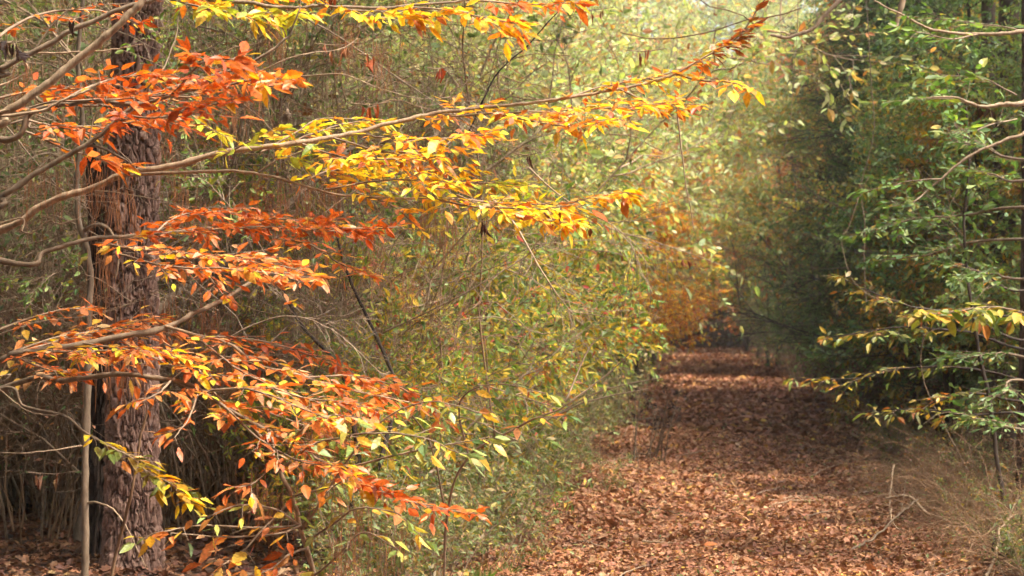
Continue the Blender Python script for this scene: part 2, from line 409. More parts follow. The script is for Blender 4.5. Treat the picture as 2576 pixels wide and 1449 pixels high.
def tree_geo(h=8, r=0.10, first=0.25, nl=40, limb=0.35, nbr=300, ntw=2200, per=9, Ln=0.07, asp=0.5, tpl='oval', pal='privet', up=0.25,
             flat=0.7, taper=0.6, brL=0.14, twL=0.05, wob=0.06, lsh='cone', leanx=0.0, limbtrop=0.0, twr=0.0022):
    tr = Geo(); w = Geo(); l = Geo()
    k = 14
    p0 = np.zeros((1, 3)); p0[0, 2] = -0.1
    trunk = grow(p0, np.array([[leanx, 0, 1.0]]), h, k, 0.035, 0.02)
    tubes(tr, trunk, (r*(1-np.linspace(0, 1, k)**1.3*0.88)*np.array([1.35]+[1.05]+[1]*(k-2)))[None], 10)
    idx = np.zeros(nl, int); t = np.sort(rng.uniform(first, 0.98, nl))
    p, tan = sample(trunk, idx, t)
    a = np.arange(nl)*2.399+rng.normal(0, 0.3, nl)
    d = np.stack([np.cos(a), np.sin(a), up+0.6*t*up+rng.normal(0, 0.1, nl)], -1)
    s = (t-first)/(1-first)
    prof = (1-s)**0.8*0.9+0.15 if lsh == 'cone' else np.sqrt(np.clip(1-(s-0.35)**2/0.46, 0.05, 1))
    L = h*limb*prof*rng.uniform(0.7, 1.15, nl)
    li = grow(p, d, L, 9, wob, limbtrop)
    tubes(w, li, (r*0.26*np.sqrt(L/L.max()))[:, None]*np.linspace(1, 0.2, 9), 5)
    p, d, i, t = children(li, nbr, 0.15, 1, 45, 0.0, flat*0.7)
    br = grow(p, d, h*brL*rng.uniform(0.5, 1.2, nbr)*(1.2-0.6*t), 6, wob*1.5, 0)
    tubes(w, br, r*0.07*np.linspace(1, 0.4, 6)*np.ones((nbr, 1)), 4)
    p, d, i, t = children(br, ntw, 0.1, 1, 45, 0.0, flat*0.7)
    tw = grow(p, d, h*twL*rng.uniform(0.5, 1.3, ntw), 4, wob*2, -0.02)
    tubes(w, tw, twr*np.linspace(1, 0.5, 4)*np.ones((ntw, 1)), 3)
    leaf_on(l, tw, per, Ln, asp, tpl, pal, flat=flat)
    return tr, w, l

PRO = {}
def mk_shrub(key, name, label, cat, wm, lm, **kw):
    w, l = shrub_geo(**kw)
    PRO[key] = build_plant(name, label, cat, w, 'stems', M[wm], l, 'foliage', M[lm])
def mk_tree(key, name, label, cat, tm, wm, lm, **kw):
    tr, w, l = tree_geo(**kw)
    r = thing(name, label, cat)
    link('trunk', tr.mesh('trunk', M[tm]), r); b = link('branches', w.mesh('branches', M[wm]), r)
    link('crown', l.mesh('crown', M[lm]), r)
    PRO[key] = r

used = {}
def place(key, x, y, rz=None, s=1.0, label=None, group=None, tilt=(0, 0), dz=0):
    if rz is None: rz = rng.uniform(0, 6.28)
    r = PRO[key]; loc = (float(x), float(y), float(gz(x, y))+dz)
    if key in used:
        return dup(r, loc, rz, s, label, group, tilt)
    used[key] = 1
    r.location = loc; r.rotation_euler = (tilt[0], tilt[1], rz); r.scale = (s, s, s) if np.isscalar(s) else s
    if label: r['label'] = label
    if group: r['group'] = group
    return r

mk_shrub('privetA', 'privet_shrub', '', 'shrub', 'twig', 'soft', h=3.2, nst=12, nbr=110, ntw=1300, per=7, Ln=0.036, asp=0.45, tpl='quad', pal='privet', lean=0.5, flat=0.35)
mk_shrub('privetB', 'privet_shrub', '', 'shrub', 'pale', 'soft', h=3.6, nst=10, nbr=120, ntw=1400, per=5, Ln=0.040, asp=0.45, tpl='quad', pal='privet', lean=0.7, flat=0.35, trop=0.04)
mk_shrub('bright', 'sunlit_shrub', '', 'shrub', 'pale', 'soft', h=4.2, nst=10, nbr=130, ntw=1500, per=8, Ln=0.052, asp=0.48, tpl='oval', pal='brightgreen', lean=0.5, flat=0.45)
mk_shrub('yg', 'autumn_shrub', '', 'shrub', 'twig', 'soft', h=2.7, nst=14, nbr=120, ntw=1000, per=13, Ln=0.074, asp=0.34, tpl='oval', pal='yellowgreen', lean=0.55, flat=0.45, droop=0.3)
mk_shrub('yg2', 'autumn_shrub', '', 'shrub', 'twig', 'soft', h=2.4, nst=12, nbr=100, ntw=900, per=12, Ln=0.066, asp=0.36, tpl='oval', pal='yellowgreen', lean=0.8, flat=0.5, droop=0.3)
mk_shrub('twiggy', 'bare_thicket', '', 'shrub', 'straw', 'dry', h=2.8, nst=26, nbr=200, ntw=1100, per=1, Ln=0.04, asp=0.45, tpl='quad', pal='sparse', lean=0.6, spread=0.6, rst=0.010, wob=0.16, flat=0.2)
mk_shrub('twiggy2', 'bare_thicket', '', 'shrub', 'pale', 'dry', h=3.4, nst=22, nbr=220, ntw=1300, per=1, Ln=0.04, asp=0.45, tpl='quad', pal='privet', lean=0.9, spread=0.8, rst=0.010, wob=0.2, flat=0.2, trop=0.05)
mk_shrub('brown', 'brown_brush', '', 'shrub', 'twig', 'dry', h=2.0, nst=22, nbr=150, ntw=900, per=8, Ln=0.07, asp=0.5, tpl='quad', pal='deadbrown', lean=0.7, spread=0.5, flat=0.3, lowt=0.03)
mk_shrub('low', 'leafy_seedling', '', 'plant', 'twig', 'soft', h=0.7, nst=8, nbr=30, ntw=150, per=4, Ln=0.036, asp=0.45, tpl='oval', pal='verge', lean=0.6, rst=0.004, flat=0.6, spread=0.12)
mk_shrub('low2', 'leafy_seedling', '', 'plant', 'twig', 'soft', h=0.9, nst=9, nbr=34, ntw=170, per=4, Ln=0.036, asp=0.42, tpl='oval', pal='verge', lean=0.5, rst=0.004, flat=0.6, spread=0.2)
mk_shrub('hollybush', 'holly_bush', '', 'shrub', 'dark', 'gloss', h=2.6, nst=7, nbr=90, ntw=800, per=8, Ln=0.052, asp=0.45, tpl='obov', pal='holly', lean=0.45, flat=0.4, spread=0.15)
mk_shrub('bramble', 'bramble', '', 'shrub', 'straw', 'soft', h=1.7, nst=40, nbr=110, ntw=420, per=1, Ln=0.03, asp=0.45, tpl='oval', pal='sparse', lean=1.5, spread=0.5, rst=0.0055, wob=0.2, trop=0.16, lowt=0.1, ang=70)
mk_tree('holly', 'holly_tree', '', 'tree', 'dark', 'dark', 'gloss', h=6.5, r=0.055, first=0.12, nl=46, limb=0.27, nbr=260, ntw=1500, per=8, Ln=0.066, asp=0.44, tpl='obov', pal='holly', flat=0.5, up=0.3)
mk_tree('green', 'leafy_tree', '', 'tree', 'dark', 'grey', 'soft', h=7.5, r=0.06, first=0.2, nl=42, limb=0.30, nbr=320, ntw=1900, per=9, Ln=0.068, asp=0.46, tpl='oval', pal='leafgreen', flat=0.55)
mk_tree('ygtree', 'young_beech', '', 'tree', 'dark', 'dark', 'beech', h=4.2, r=0.03, first=0.18, nl=24, limb=0.36, nbr=190, ntw=900, per=7, Ln=0.075, asp=0.42, tpl='oval', pal='olive', flat=0.88, up=0.12, wob=0.04)
mk_tree('rust', 'rusty_tree', '', 'tree', 'dark', 'grey', 'beech', h=7.5, r=0.06, first=0.22, nl=34, limb=0.34, nbr=300, ntw=1800, per=8, Ln=0.085, asp=0.5, tpl='oval', pal='rust', flat=0.8, up=0.15)
mk_tree('gold', 'golden_tree', '', 'tree', 'dark', 'grey', 'beech', h=7.0, r=0.06, first=0.32, nl=34, limb=0.36, nbr=300, ntw=1900, per=8, Ln=0.085, asp=0.5, tpl='oval', pal='yelloworange', flat=0.8, up=0.15)
mk_tree('mixed', 'autumn_tree', '', 'tree', 'dark', 'grey', 'soft', h=9, r=0.08, first=0.15, nl=48, limb=0.30, nbr=420, ntw=2600, per=9, Ln=0.09, asp=0.5, tpl='oval', pal='autumnmix', flat=0.6, lsh='round')
mk_tree('canopy', 'tall_tree', '', 'tree', 'grey', 'grey', 'soft', h=16, r=0.15, first=0.15, nl=60, limb=0.27, nbr=600, ntw=4200, per=9, Ln=0.12, asp=0.52, tpl='quad', pal='brightgreen', flat=0.5, lsh='round', brL=0.10, twL=0.035)
mk_tree('darkwood', 'evergreen_tree', '', 'tree', 'dark', 'dark', 'gloss', h=9, r=0.09, first=0.1, nl=52, limb=0.26, nbr=420, ntw=2600, per=9, Ln=0.09, asp=0.46, tpl='quad', pal='leafgreen', flat=0.4, lsh='round')

# cedar: feathery sprays
def cedar_geo(h=6.5):
    tr, w, l = tree_geo(h=h, r=0.06, first=0.1, nl=44, limb=0.26, nbr=420, ntw=3200, per=1, Ln=0.02, asp=0.3, tpl='quad', pal='cedar', up=0.15, flat=0.5, twL=0.045)
    l = Geo()
    # regrow fine fronds
    n = 5200
    a = rng.uniform(0, 6.283, n); t = rng.uniform(0.12, 1, n)
    R = h*0.26*((1-t)**0.8+0.12)*rng.uniform(0.25, 1.0, n)
    lump = 0.75+0.35*np.sin(a*3+t*14)*np.sin(t*23+a)
    R = R*lump
    p = np.stack([R*np.cos(a), R*np.sin(a), t*h+R*0.05+rng.normal(0, 0.05, n)], -1)
    d = np.stack([np.cos(a), np.sin(a), rng.normal(0.1, 0.35, n)], -1)+rng.normal(0, 0.3, (n, 3))
    fr = grow(p, nrm(d), rng.uniform(0.12, 0.24, n), 4, 0.1, -0.05)
    tubes(w, fr, 0.0016*np.ones((n, 4)), 3)
    per = 22; idx = np.repeat(np.arange(n), per); tt = rng.uniform(0, 1, n*per)
    q, tan = sample(fr, idx, tt); r = rng.normal(0, 1, (n*per, 3)); perp = nrm(r-tan*(r*tan).sum(1, keepdims=True))
    leaves(l, q, tan*0.8+perp*0.8, rng.normal(0, 1, (n*per, 3)), rng.uniform(0.02, 0.045, n*per), 0.14, 'quad', colours('cedar', n*per), 0.1, 0.1)
    return tr, w, l
tr, w, l = cedar_geo()
r = thing('cedar_tree', '', 'tree'); link('trunk', tr.mesh('trunk', M['dark']), r); link('branches', w.mesh('branches', M['dark']), r); link('crown', l.mesh('crown', M['needle']), r)
PRO['cedar'] = r

# hanging vine tangle
def vine_geo(n=150, wdt=1.6, h=3.8):
    g = Geo(); l = Geo()
    k = n//2
    p = np.stack([rng.normal(0, wdt/2, k), rng.normal(0, 0.4, k), rng.uniform(0.4, h, k)], -1)
    d = np.stack([rng.normal(0, 1, k), rng.normal(0, 0.5, k), rng.normal(0, 0.5, k)], -1)
    li = grow(p, d, rng.uniform(0.6, 1.8, k), 12, 0.2, -0.04); tubes(g, li, rng.uniform(0.0018, 0.005, (k, 1))*np.ones((1, 12)), 3)
    leaf_on(l, li, 2, 0.04, 0.5, 'quad', 'sparse', flat=0.2)
    p = np.stack([rng.normal(0, wdt/2, k), rng.normal(0, 0.4, k), rng.uniform(0.5, h, k)], -1)
    d = np.stack([rng.normal(0, 0.12, k), rng.normal(0, 0.12, k), -np.ones(k)], -1)
    p[:, 2] += 0
    L = rng.uniform(0.3, 1.6, k); L = np.minimum(L, p[:, 2]-0.02)
    li = grow(p, d, L, 9, 0.07, -0.05); tubes(g, li, rng.uniform(0.0012, 0.0035, (k, 1))*np.ones((1, 9)), 3)
    # rooted climbing stems so the tangle stands on the ground
    k = 10
    p = np.stack([rng.normal(0, wdt/2, k), rng.normal(0, 0.3, k), np.full(k, -0.03)], -1)
    li = grow(p, np.stack([rng.normal(0, 0.15, k), rng.normal(0, 0.15, k), np.ones(k)], -1), rng.uniform(0.7*h, 1.05*h, k), 14, 0.12, 0.05)
    tubes(g, li, rng.uniform(0.004, 0.009, (k, 1))*np.linspace(1, 0.5, 14), 4)
    return g, l
for q in range(3):
    w, l = vine_geo(260 if q < 2 else 180)
    PRO['vine%d' % q] = build_plant('vine_tangle', '', 'vine', w, 'stems', M['straw' if q != 1 else 'twig'], l, 'foliage', M['dry'])

# grass tuft
def grass_geo(n=70, L=0.22):
    g = Geo()
    a = rng.uniform(0, 6.283, n)
    p = np.stack([0.05*np.cos(a), 0.05*np.sin(a), np.zeros(n)], -1)*rng.uniform(0, 1, (n, 1))
    ax = np.stack([np.cos(a)*0.6, np.sin(a)*0.6, rng.uniform(0.7, 1.6, n)], -1)
    leaves(g, p, ax, rng.normal(0, 1, (n, 3)), L*rng.uniform(0.5, 1.1, n), 0.035, 'oval', colours([(3, (0.10, 0.17, 0.04)), (2, (0.18, 0.22, 0.06)), (1, (0.3, 0.25, 0.1))], n), 0.3, 0.45)
    return g
r = thing('grass_tuft', '', 'grass tuft'); link('blades', grass_geo().mesh('blades', M['soft']), r); PRO['grass'] = r

# =============================================================== BARK TRUNKS
def worley(u, v, per_u, cu, cv, seed):
    """u periodic with per_u cells; returns F1,F2,cell id hash; u,v in cell units"""
    iu = np.floor(u).astype(int); iv = np.floor(v).astype(int)
    F1 = np.full(u.shape, 9.0); F2 = np.full(u.shape, 9.0); ID = np.zeros(u.shape)
    def h(a, b, k):
        s = np.sin((a % per_u)*127.1+b*311.7+k*74.7+seed)*43758.5453
        return s-np.floor(s)
    for du in (-1, 0, 1):
        for dv in (-1, 0, 1):
            a = iu+du; b = iv+dv
            px = a+0.5+0.8*(h(a, b, 1)-0.5); py = b+0.5+0.8*(h(a, b, 2)-0.5)
            d = np.sqrt((u-px)**2+(v-py)**2)
            closer = d < F1
            F2 = np.where(closer, F1, np.minimum(F2, d)); ID = np.where(closer, h(a, b, 3), ID); F1 = np.where(closer, d, F1)
    return F1, F2, ID

def fbm(u, v, per, seed, octs=4):
    def h(a, b, k):
        q = np.sin((a % k)*127.1+b*311.7+seed*17.3+k*3.1)*43758.5453
        return q-np.floor(q)
    tot = 0; amp = 0.5; nrmz = 0
    for o in range(octs):
        f = 2**o; U_ = u*f; V_ = v*f; k = per*f
        iu = np.floor(U_); iv = np.floor(V_); fu = U_-iu; fv = V_-iv; fu = fu*fu*(3-2*fu); fv = fv*fv*(3-2*fv)
        val = (h(iu, iv, k)*(1-fu)+h(iu+1, iv, k)*fu)*(1-fv)+(h(iu, iv+1, k)*(1-fu)+h(iu+1, iv+1, k)*fu)*fv
        tot = tot+amp*val; nrmz += amp; amp *= 0.5
    return tot/nrmz

def bark_trunk(R, H, fine_h, leanx, leany, plate_w, plate_h, depth, seed, tint, crackc, na=150, dz=0.010, taper=0.35, broken=False):
    zs = np.concatenate([np.arange(-0.15, fine_h, dz), np.arange(fine_h, H, 0.5) if H > fine_h else []])
    th = np.arange(na)*2*math.pi/na
    T, Z = np.meshgrid(th, zs); U = T/(2*math.pi)
    per = max(6, round(2*math.pi*R/plate_w))
    wu = fbm(U*per*1.0, Z/plate_h*1.6, per, seed, 4)-0.5
    wv = fbm(U*per*1.0, Z/plate_h*1.3, per, seed+5, 4)-0.5
    F1, F2, ID = worley(U*per+wu*1.9, Z/plate_h+wv*2.2+0.37*np.sin(T*2+seed), per, 1, 1, seed)
    e = np.clip((F2-F1)/0.30, 0, 1)**0.8
    f1, f2, id2 = worley(U*per*2+wv*2.4, Z/plate_h*2.3+wu*2.0, per*2, 1, 1, seed+9)
    fur = fbm(U*per*2.2, Z/plate_h*0.7, round(per*2.2), seed+2, 3)       # long vertical furrows
    fur = np.clip(np.abs(fur-0.5)/0.09, 0, 1)
    fl = fbm(U*per*3, Z/plate_h*3.5, per*3, seed+3, 4); fl = np.floor(fl*7)/7
    e = e*(0.45+0.55*fur)
    rr = R*(1-taper*np.clip(Z/14, 0, 1))*(1+0.28*np.exp(-np.clip(Z, 0, 9)/0.22))*(1+0.03*np.sin(2*T+Z*0.7))
    disp = depth*(e*0.75+0.35*ID*e+0.7*(fl-0.5)*e+0.16*id2*e-1.0)
    rad = rr+disp
    X = rad*np.cos(T)+leanx*Z+0.02*np.sin(Z*0.9+seed); Y = rad*np.sin(T)+leany*Z
    if broken:
        Zt = np.minimum(Z, H-0.18+0.16*np.sin(T*5+1)+0.10*np.sin(T*11)); Zz = Zt
    else: Zz = Z
    V = np.stack([X, Y, Zz], -1).reshape(-1, 3)
    c = np.asarray(tint[0])[None, None]*(1-ID[..., None])+np.asarray(tint[1])[None, None]*ID[..., None]
    c = c*(0.72+0.35*id2[..., None]+0.35*fl[..., None])
    k = np.clip(e*1.5, 0, 1)[..., None]
    c = np.asarray(crackc)[None, None]*(1-k)+c*k
    nz = len(zs); i = np.arange(na)[None, :]; j = np.arange(nz-1)[:, None]; i2 = (i+1) % na
    f = np.stack([j*na+i, j*na+i2, (j+1)*na+i2, (j+1)*na+i], -1).reshape(-1, 4)
    g = Geo(); g.add(V, f, c.reshape(-1, 3), smooth=False)
    if broken:
        top = np.concatenate([V[-na:], V[-na:].mean(0, keepdims=True)-np.array([[0, 0, 0.12]])])
        ff = np.stack([np.arange(na), (np.arange(na)+1) % na, np.full(na, na)], -1)
        g.add(top, ff, np.tile(np.array(crackc)[None]*1.6, (na+1, 1)))
    return g

def gloc(px, d):
    x = (px-1288)/F*d
    return np.array([x, d, float(gz(x, d))])

b = gloc(336, 12.0)
pine = thing('pine_tree', 'tall pine with flaky pinkish grey plated bark crossed by bare grey limbs', 'tree', b)
g = bark_trunk(0.158, 14, 5.6, 0.004, 0.02, 0.055, 0.13, 0.024, 3.1, ((0.19, 0.112, 0.085), (0.39, 0.26, 0.205)), (0.03, 0.016, 0.012), na=190)
link('trunk', g.mesh('trunk', M['pine']), pine)
# pine limbs and needles far above the frame
w = Geo(); l = Geo()
nl = 26; a = np.arange(nl)*2.4; p0 = np.stack([np.zeros(nl)+0.05, 0.2*np.ones(nl), np.linspace(9.5, 13.9, nl)], -1)
li = grow(p0, np.stack([np.cos(a), np.sin(a), 0.2+0*a], -1), np.linspace(2.2, 0.7, nl), 7, 0.08, 0.03)
tubes(w, li, 0.03*np.linspace(1, 0.3, 7)*np.ones((nl, 1)), 5)
p, d, i, t = children(li, 260, 0.3, 1, 45); tw = grow(p, d, 0.35, 4, 0.1, 0.05); tubes(w, tw, 0.006*np.ones((260, 4)), 3)
leaf_on(l, tw, 26, 0.2, 0.03, 'quad', 'cedar', flat=0.1, out=1.0)
link('branches', w.mesh('branches', M['grey']), pine); link('crown', l.mesh('crown', M['needle']), pine)

b = gloc(262, 12.5)
snag = thing('dead_snag', 'dark broken dead trunk standing just left of the pine, draped with dry needles', 'tree', b)
g = bark_trunk(0.115, 2.55, 2.55, 0.004, 0.0, 0.05, 0.35, 0.022, 7.7, ((0.05, 0.034, 0.027), (0.10, 0.07, 0.055)), (0.018, 0.011, 0.009), na=110, dz=0.02, broken=True)
link('trunk', g.mesh('trunk', M['pine']), snag)

# =============================================================== HERO BRANCHES
def smooth_path(pts, n):
    """Catmull-Rom through pts (k,3) -> n points"""
    P_ = np.asarray(pts, float); k = len(P_)
    E = np.concatenate([[2*P_[0]-P_[1]], P_, [2*P_[-1]-P_[-2]]])
    t = np.linspace(0, k-1-1e-6, n); i = t.astype(int); f = (t-i)[:, None]
    p0, p1, p2, p3 = E[i], E[i+1], E[i+2], E[i+3]
    return 0.5*((2*p1)+(-p0+p2)*f+(2*p0-5*p1+4*p2-p3)*f**2+(-p0+3*p1-3*p2+p3)*f**3)

def pxpath(spec, n=None):
    pts = np.array([P(*s) for s in spec])
    n = n or max(10, int(np.linalg.norm(np.diff(pts, axis=0), axis=1).sum()/0.035))
    q = smooth_path(pts, n)
    # natural small crookedness
    j = np.cumsum(rng.normal(0, 0.0016, q.shape), axis=0); j -= np.linspace(0, 1, n)[:, None]*j[-1]
    return q+j

class Tree:
    """a tree whose trunk stands beside the frame, its limbs traced through world points"""
    def __init__(s, name, label, cat, base):
        s.base = np.array(base, float); s.root = thing(name, label, cat, s.base)
    def part(s, name, g, mat, parent=None):
        o = link(name, g.mesh(name, mat, s.base if parent is None or parent is s.root else s.base), parent or s.root)
        return o
    def trunk(s, top, r, mat, crook=0.04, sides=12):
        g = Geo(); n = 30
        q = smooth_path([s.base-np.array([0, 0, 0.1]), s.base*0.5+np.array(top)*0.5+rng.normal(0, crook, 3), np.array(top)], n)
        tubes(g, q[None], (r*np.linspace(1, 0.6, n)*(1+0.5*np.exp(-np.linspace(0, 12, n))))[None], sides)
        s.part('trunk', g, mat)

def spray(ax, tw_len, tw_gap=0.055, leaf_gap=0.025, Ln=0.052, asp=0.5, pal='orange', tpl='serrate', t0=0.1, t1=1.0, tilt=0.0, droop=0.0, sub=True,
          flat=0.86, leafdroop=0.10, foldv=0.22, ang=48, drop=0.0, wood=None, leaf=None, curl=0.14, r0=0.0022, hang=0.12, pal2=None, colx=None, up=0.0, tipl=True):
    """flat spray of alternate twigs and leaves either side of axis polyline"""
    wood = wood or Geo(); leaf = leaf or Geo()
    seg = np.linalg.norm(np.diff(ax, axis=0), axis=1); S = seg.sum()
    nt = max(3, int(S*(t1-t0)/(tw_gap*0.76)))
    t = np.linspace(t0, t1, nt)+rng.normal(0, 0.3/nt, nt); t = np.clip(t, 0, 1)
    p, tan = sample(ax[None], np.zeros(nt, int), t)
    sgn = np.where(np.arange(nt) % 2 == 0, 1.0, -1.0)
    tanh = nrm(tan*np.array([1, 1, 0.6])); side = nrm(np.cross(tanh, np.array([0, 0, 1.0])))
    a = np.radians(ang*rng.uniform(0.7, 1.25, nt))
    d = tanh*np.cos(a)[:, None]+side*(sgn*np.sin(a))[:, None]+np.array([0, 0, up-drop])+rng.normal(0, 0.12+droop, (nt, 3))*np.array([0.6, 0.6, 1])
    L = tw_len*np.sin(np.clip((t-t0)/(t1-t0+1e-6), 0, 1)*math.pi*0.86+0.42)**0.8*rng.uniform(0.55, 1.15, nt)
    L = np.maximum(L, 0.05)
    tw = grow(p, d, L, 8, 0.07, -hang*0.15)
    tubes(wood, tw, (r0*np.sqrt(L/tw_len))[:, None]*np.linspace(1, 0.4, 8), 4)
    lines = [tw]
    if sub:
        ns = int(nt*1.6); ps, ds, i, tt = children(tw, ns, 0.2, 0.8, 45, 0.0, 0.85)
        sb = grow(ps, ds, L[i]*0.45*rng.uniform(0.6, 1.2, ns), 8, 0.07, -hang*0.15); tubes(wood, sb, r0*0.6*np.linspace(1, 0.5, 8)*np.ones((ns, 1)), 3)
        lines.append(sb)
    if tipl: lines.append(ax[None][:, -8:] if len(ax) > 8 else ax[None])
    for ln in lines:
        LL = np.linalg.norm(np.diff(ln, axis=1), axis=2).sum(1)
        cnt = np.maximum(2, (LL/leaf_gap*np.clip(rng.normal(0.9, 0.3, len(ln)), 0.25, 1.15)).astype(int))
        idx = np.repeat(np.arange(len(ln)), cnt); kk = np.concatenate([np.arange(c)+0.5 for c in cnt])
        tt = np.clip(kk/np.repeat(cnt, cnt)+rng.normal(0, 0.04, len(kk)), 0.05, 1)
        tt = np.where(kk > np.repeat(cnt, cnt)-1, 1.0, tt)
        q, tn = sample(ln, idx, tt); sg = np.where(kk.astype(int) % 2 == 0, 1., -1.)
        tnh = nrm(tn); sd = nrm(np.cross(tnh, np.array([0, 0, 1.0])))
        aa = np.radians(rng.uniform(30, 70, len(q))); tip = tt >= 0.999
        aa = np.where(tip, np.radians(rng.uniform(0, 15, len(q))), aa)
        lx = tnh*np.cos(aa)[:, None]+sd*(sg*np.sin(aa))[:, None]+np.array([0, 0, -hang*0.4])+rng.normal(0, 0.14, q.shape)
        no = np.array([0, 0, 1.0])*flat+rng.normal(0, 1, q.shape)*(1-flat)
        odd = rng.uniform(0, 1, len(q)) < 0.10          # some leaves hang or twist
        no[odd] += rng.normal(0, 1.2, (int(odd.sum()), 3)); lx[odd] += np.array([0, 0, -0.8])
        n = len(q)
        col = colours(pal, n)
        mixp = {'orange': 'yellow', 'deeporange': 'orange', 'yellow': 'rust', 'yelloworange': 'rust'}.get(pal if isinstance(pal, str) else '')
        if mixp:
            m = rng.uniform(0, 1, n) < 0.10; col[m] = colours(mixp, int(m.sum()))
        if pal2 is not None:
            m = rng.uniform(0, 1, n) < colx(q); col[m] = colours(pal2, int(m.sum()))
        q = q-tnh*0+lx*0.006
        leaves(leaf, q, lx, no, Ln*np.exp(rng.normal(-0.03, 0.22, n)), asp*rng.uniform(0.7, 1.2, n), tpl, col, foldv, leafdroop, curl)
    return wood, leaf

def limb(tree, spec, r0, r1, mat, sprays=(), name='branch', n=None, extra=None, knots=True):
    q = pxpath(spec, n)
    m = len(q)
    g = Geo()
    rad = np.linspace(r0, r1, m)*(1+rng.normal(0, 0.035, m))
    if knots: rad[rng.integers(0, m, max(1, m//9))] *= 1.22
    tubes(g, q[None], rad[None], 8 if r0 > 0.01 else 6)
    o = tree.part(name, g, mat)
    return q, o

def foliage(tree, parent, wg, lg, lmat='beech', wmat='twig', lname='leaves', wname='twigs'):
    if wg.n: tree.part(wname, wg, M[wmat], parent)
    if lg.n: tree.part(lname, lg, M[lmat], parent)

# ---- beech A: orange sprays, trunk just outside the frame on the left
bA = np.array([-3.3, 8.3, float(gz(-3.3, 8.3))])
beechA = Tree('beech_tree', 'beech reaching in from the left edge with layered orange leaf sprays across the lower half', 'tree', bA)
beechA.trunk((-3.1, 8.5, 6.0), 0.11, M['grey'])
ST = (-3.22, 8.35)
def start(z):  # attachment on the trunk, expressed as pixel spec
    d = 8.35; return ((-3.2)/d*F+1288, HOR-(z-CAMZ)/d*F, d)

def hero(tree, spec, r0, r1, wm, sprays, lmat='beech'):
    q, o = limb(tree, spec, r0, r1, M[wm])
    wg, lg = Geo(), Geo()
    for sp in sprays:
        sp = dict(sp); t = sp.pop('path', None)
        if t is None: ax = q
        else:
            ax = pxpath(t); tubes(wg, ax[None], np.linspace(sp.pop('ra', 0.005), 0.0018, len(ax))[None], 5)
        sp.pop('ra', None)
        spray(ax, wood=wg, leaf=lg, **sp)
    foliage(tree, o, wg, lg, lmat)
    return q, o

# lowest long limb with the bend (B6) and its orange layers
hero(beechA, [start(0.95), (0, 907, 7.9), (30, 890, 7.85), (170, 868, 7.8), (312, 841, 7.8), (410, 821, 7.85), (486, 784, 7.95), (556, 752, 8.05), (625, 711, 8.2), (660, 690, 8.3)], 0.017, 0.006, 'grey', [
    dict(path=[(20, 890, 7.85), (140, 850, 8.05), (280, 832, 8.25), (430, 838, 8.4)], tw_len=0.30, pal='orange', hang=0.16),
    dict(path=[(60, 885, 7.8), (190, 885, 7.6), (330, 885, 7.45), (450, 900, 7.35)], tw_len=0.28, pal='orange', pal2='yelloworange', colx=lambda q: np.full(len(q), 0.3), hang=0.2),
    dict(path=[(30, 892, 7.9), (90, 920, 7.7), (190, 950, 7.6)], tw_len=0.20, pal='orange', hang=0.2),
    dict(path=[(60, 884, 7.9), (180, 845, 8.1), (300, 815, 8.4), (380, 800, 8.6)], tw_len=0.24, tw_gap=0.06, pal='orange', hang=0.15),
    dict(path=[(200, 862, 7.8), (330, 880, 7.6), (460, 930, 7.5), (560, 950, 7.4)], tw_len=0.22, tw_gap=0.07, pal='orange', pal2='yellow', colx=lambda q: np.full(len(q), 0.15), hang=0.15),
    dict(path=[(0, 830, 8.5), (120, 790, 8.6), (240, 772, 8.7)], tw_len=0.22, pal='orange', tw_gap=0.08, ra=0.007),
])
# second: right running limb from the fork (B7)
hero(beechA, [(415, 820, 7.85), (503, 842, 7.8), (586, 866, 7.75), (642, 912, 7.7), (729, 937, 7.7), (800, 960, 7.7), (900, 985, 7.7), (1030, 1012, 7.7)], 0.007, 0.003, 'pale', [
    dict(path=[(470, 850, 7.9), (600, 850, 8.1), (740, 880, 8.3), (880, 935, 8.4), (1010, 985, 8.4)], tw_len=0.22, pal='deeporange', hang=0.18, tw_gap=0.05),
    dict(t0=0.15, tw_len=0.22, pal='orange', pal2='yellow', colx=lambda q: np.full(len(q), 0.12), hang=0.2, tw_gap=0.06),
    dict(path=[(500, 850, 7.8), (600, 925, 7.5), (720, 985, 7.4), (850, 1010, 7.4), (960, 1030, 7.4)], tw_len=0.20, pal='orange', hang=0.2),
    dict(path=[(760, 950, 7.7), (900, 945, 7.9), (1030, 985, 8.0), (1110, 1050, 8.0)], tw_len=0.15, pal='orange', hang=0.2),
])
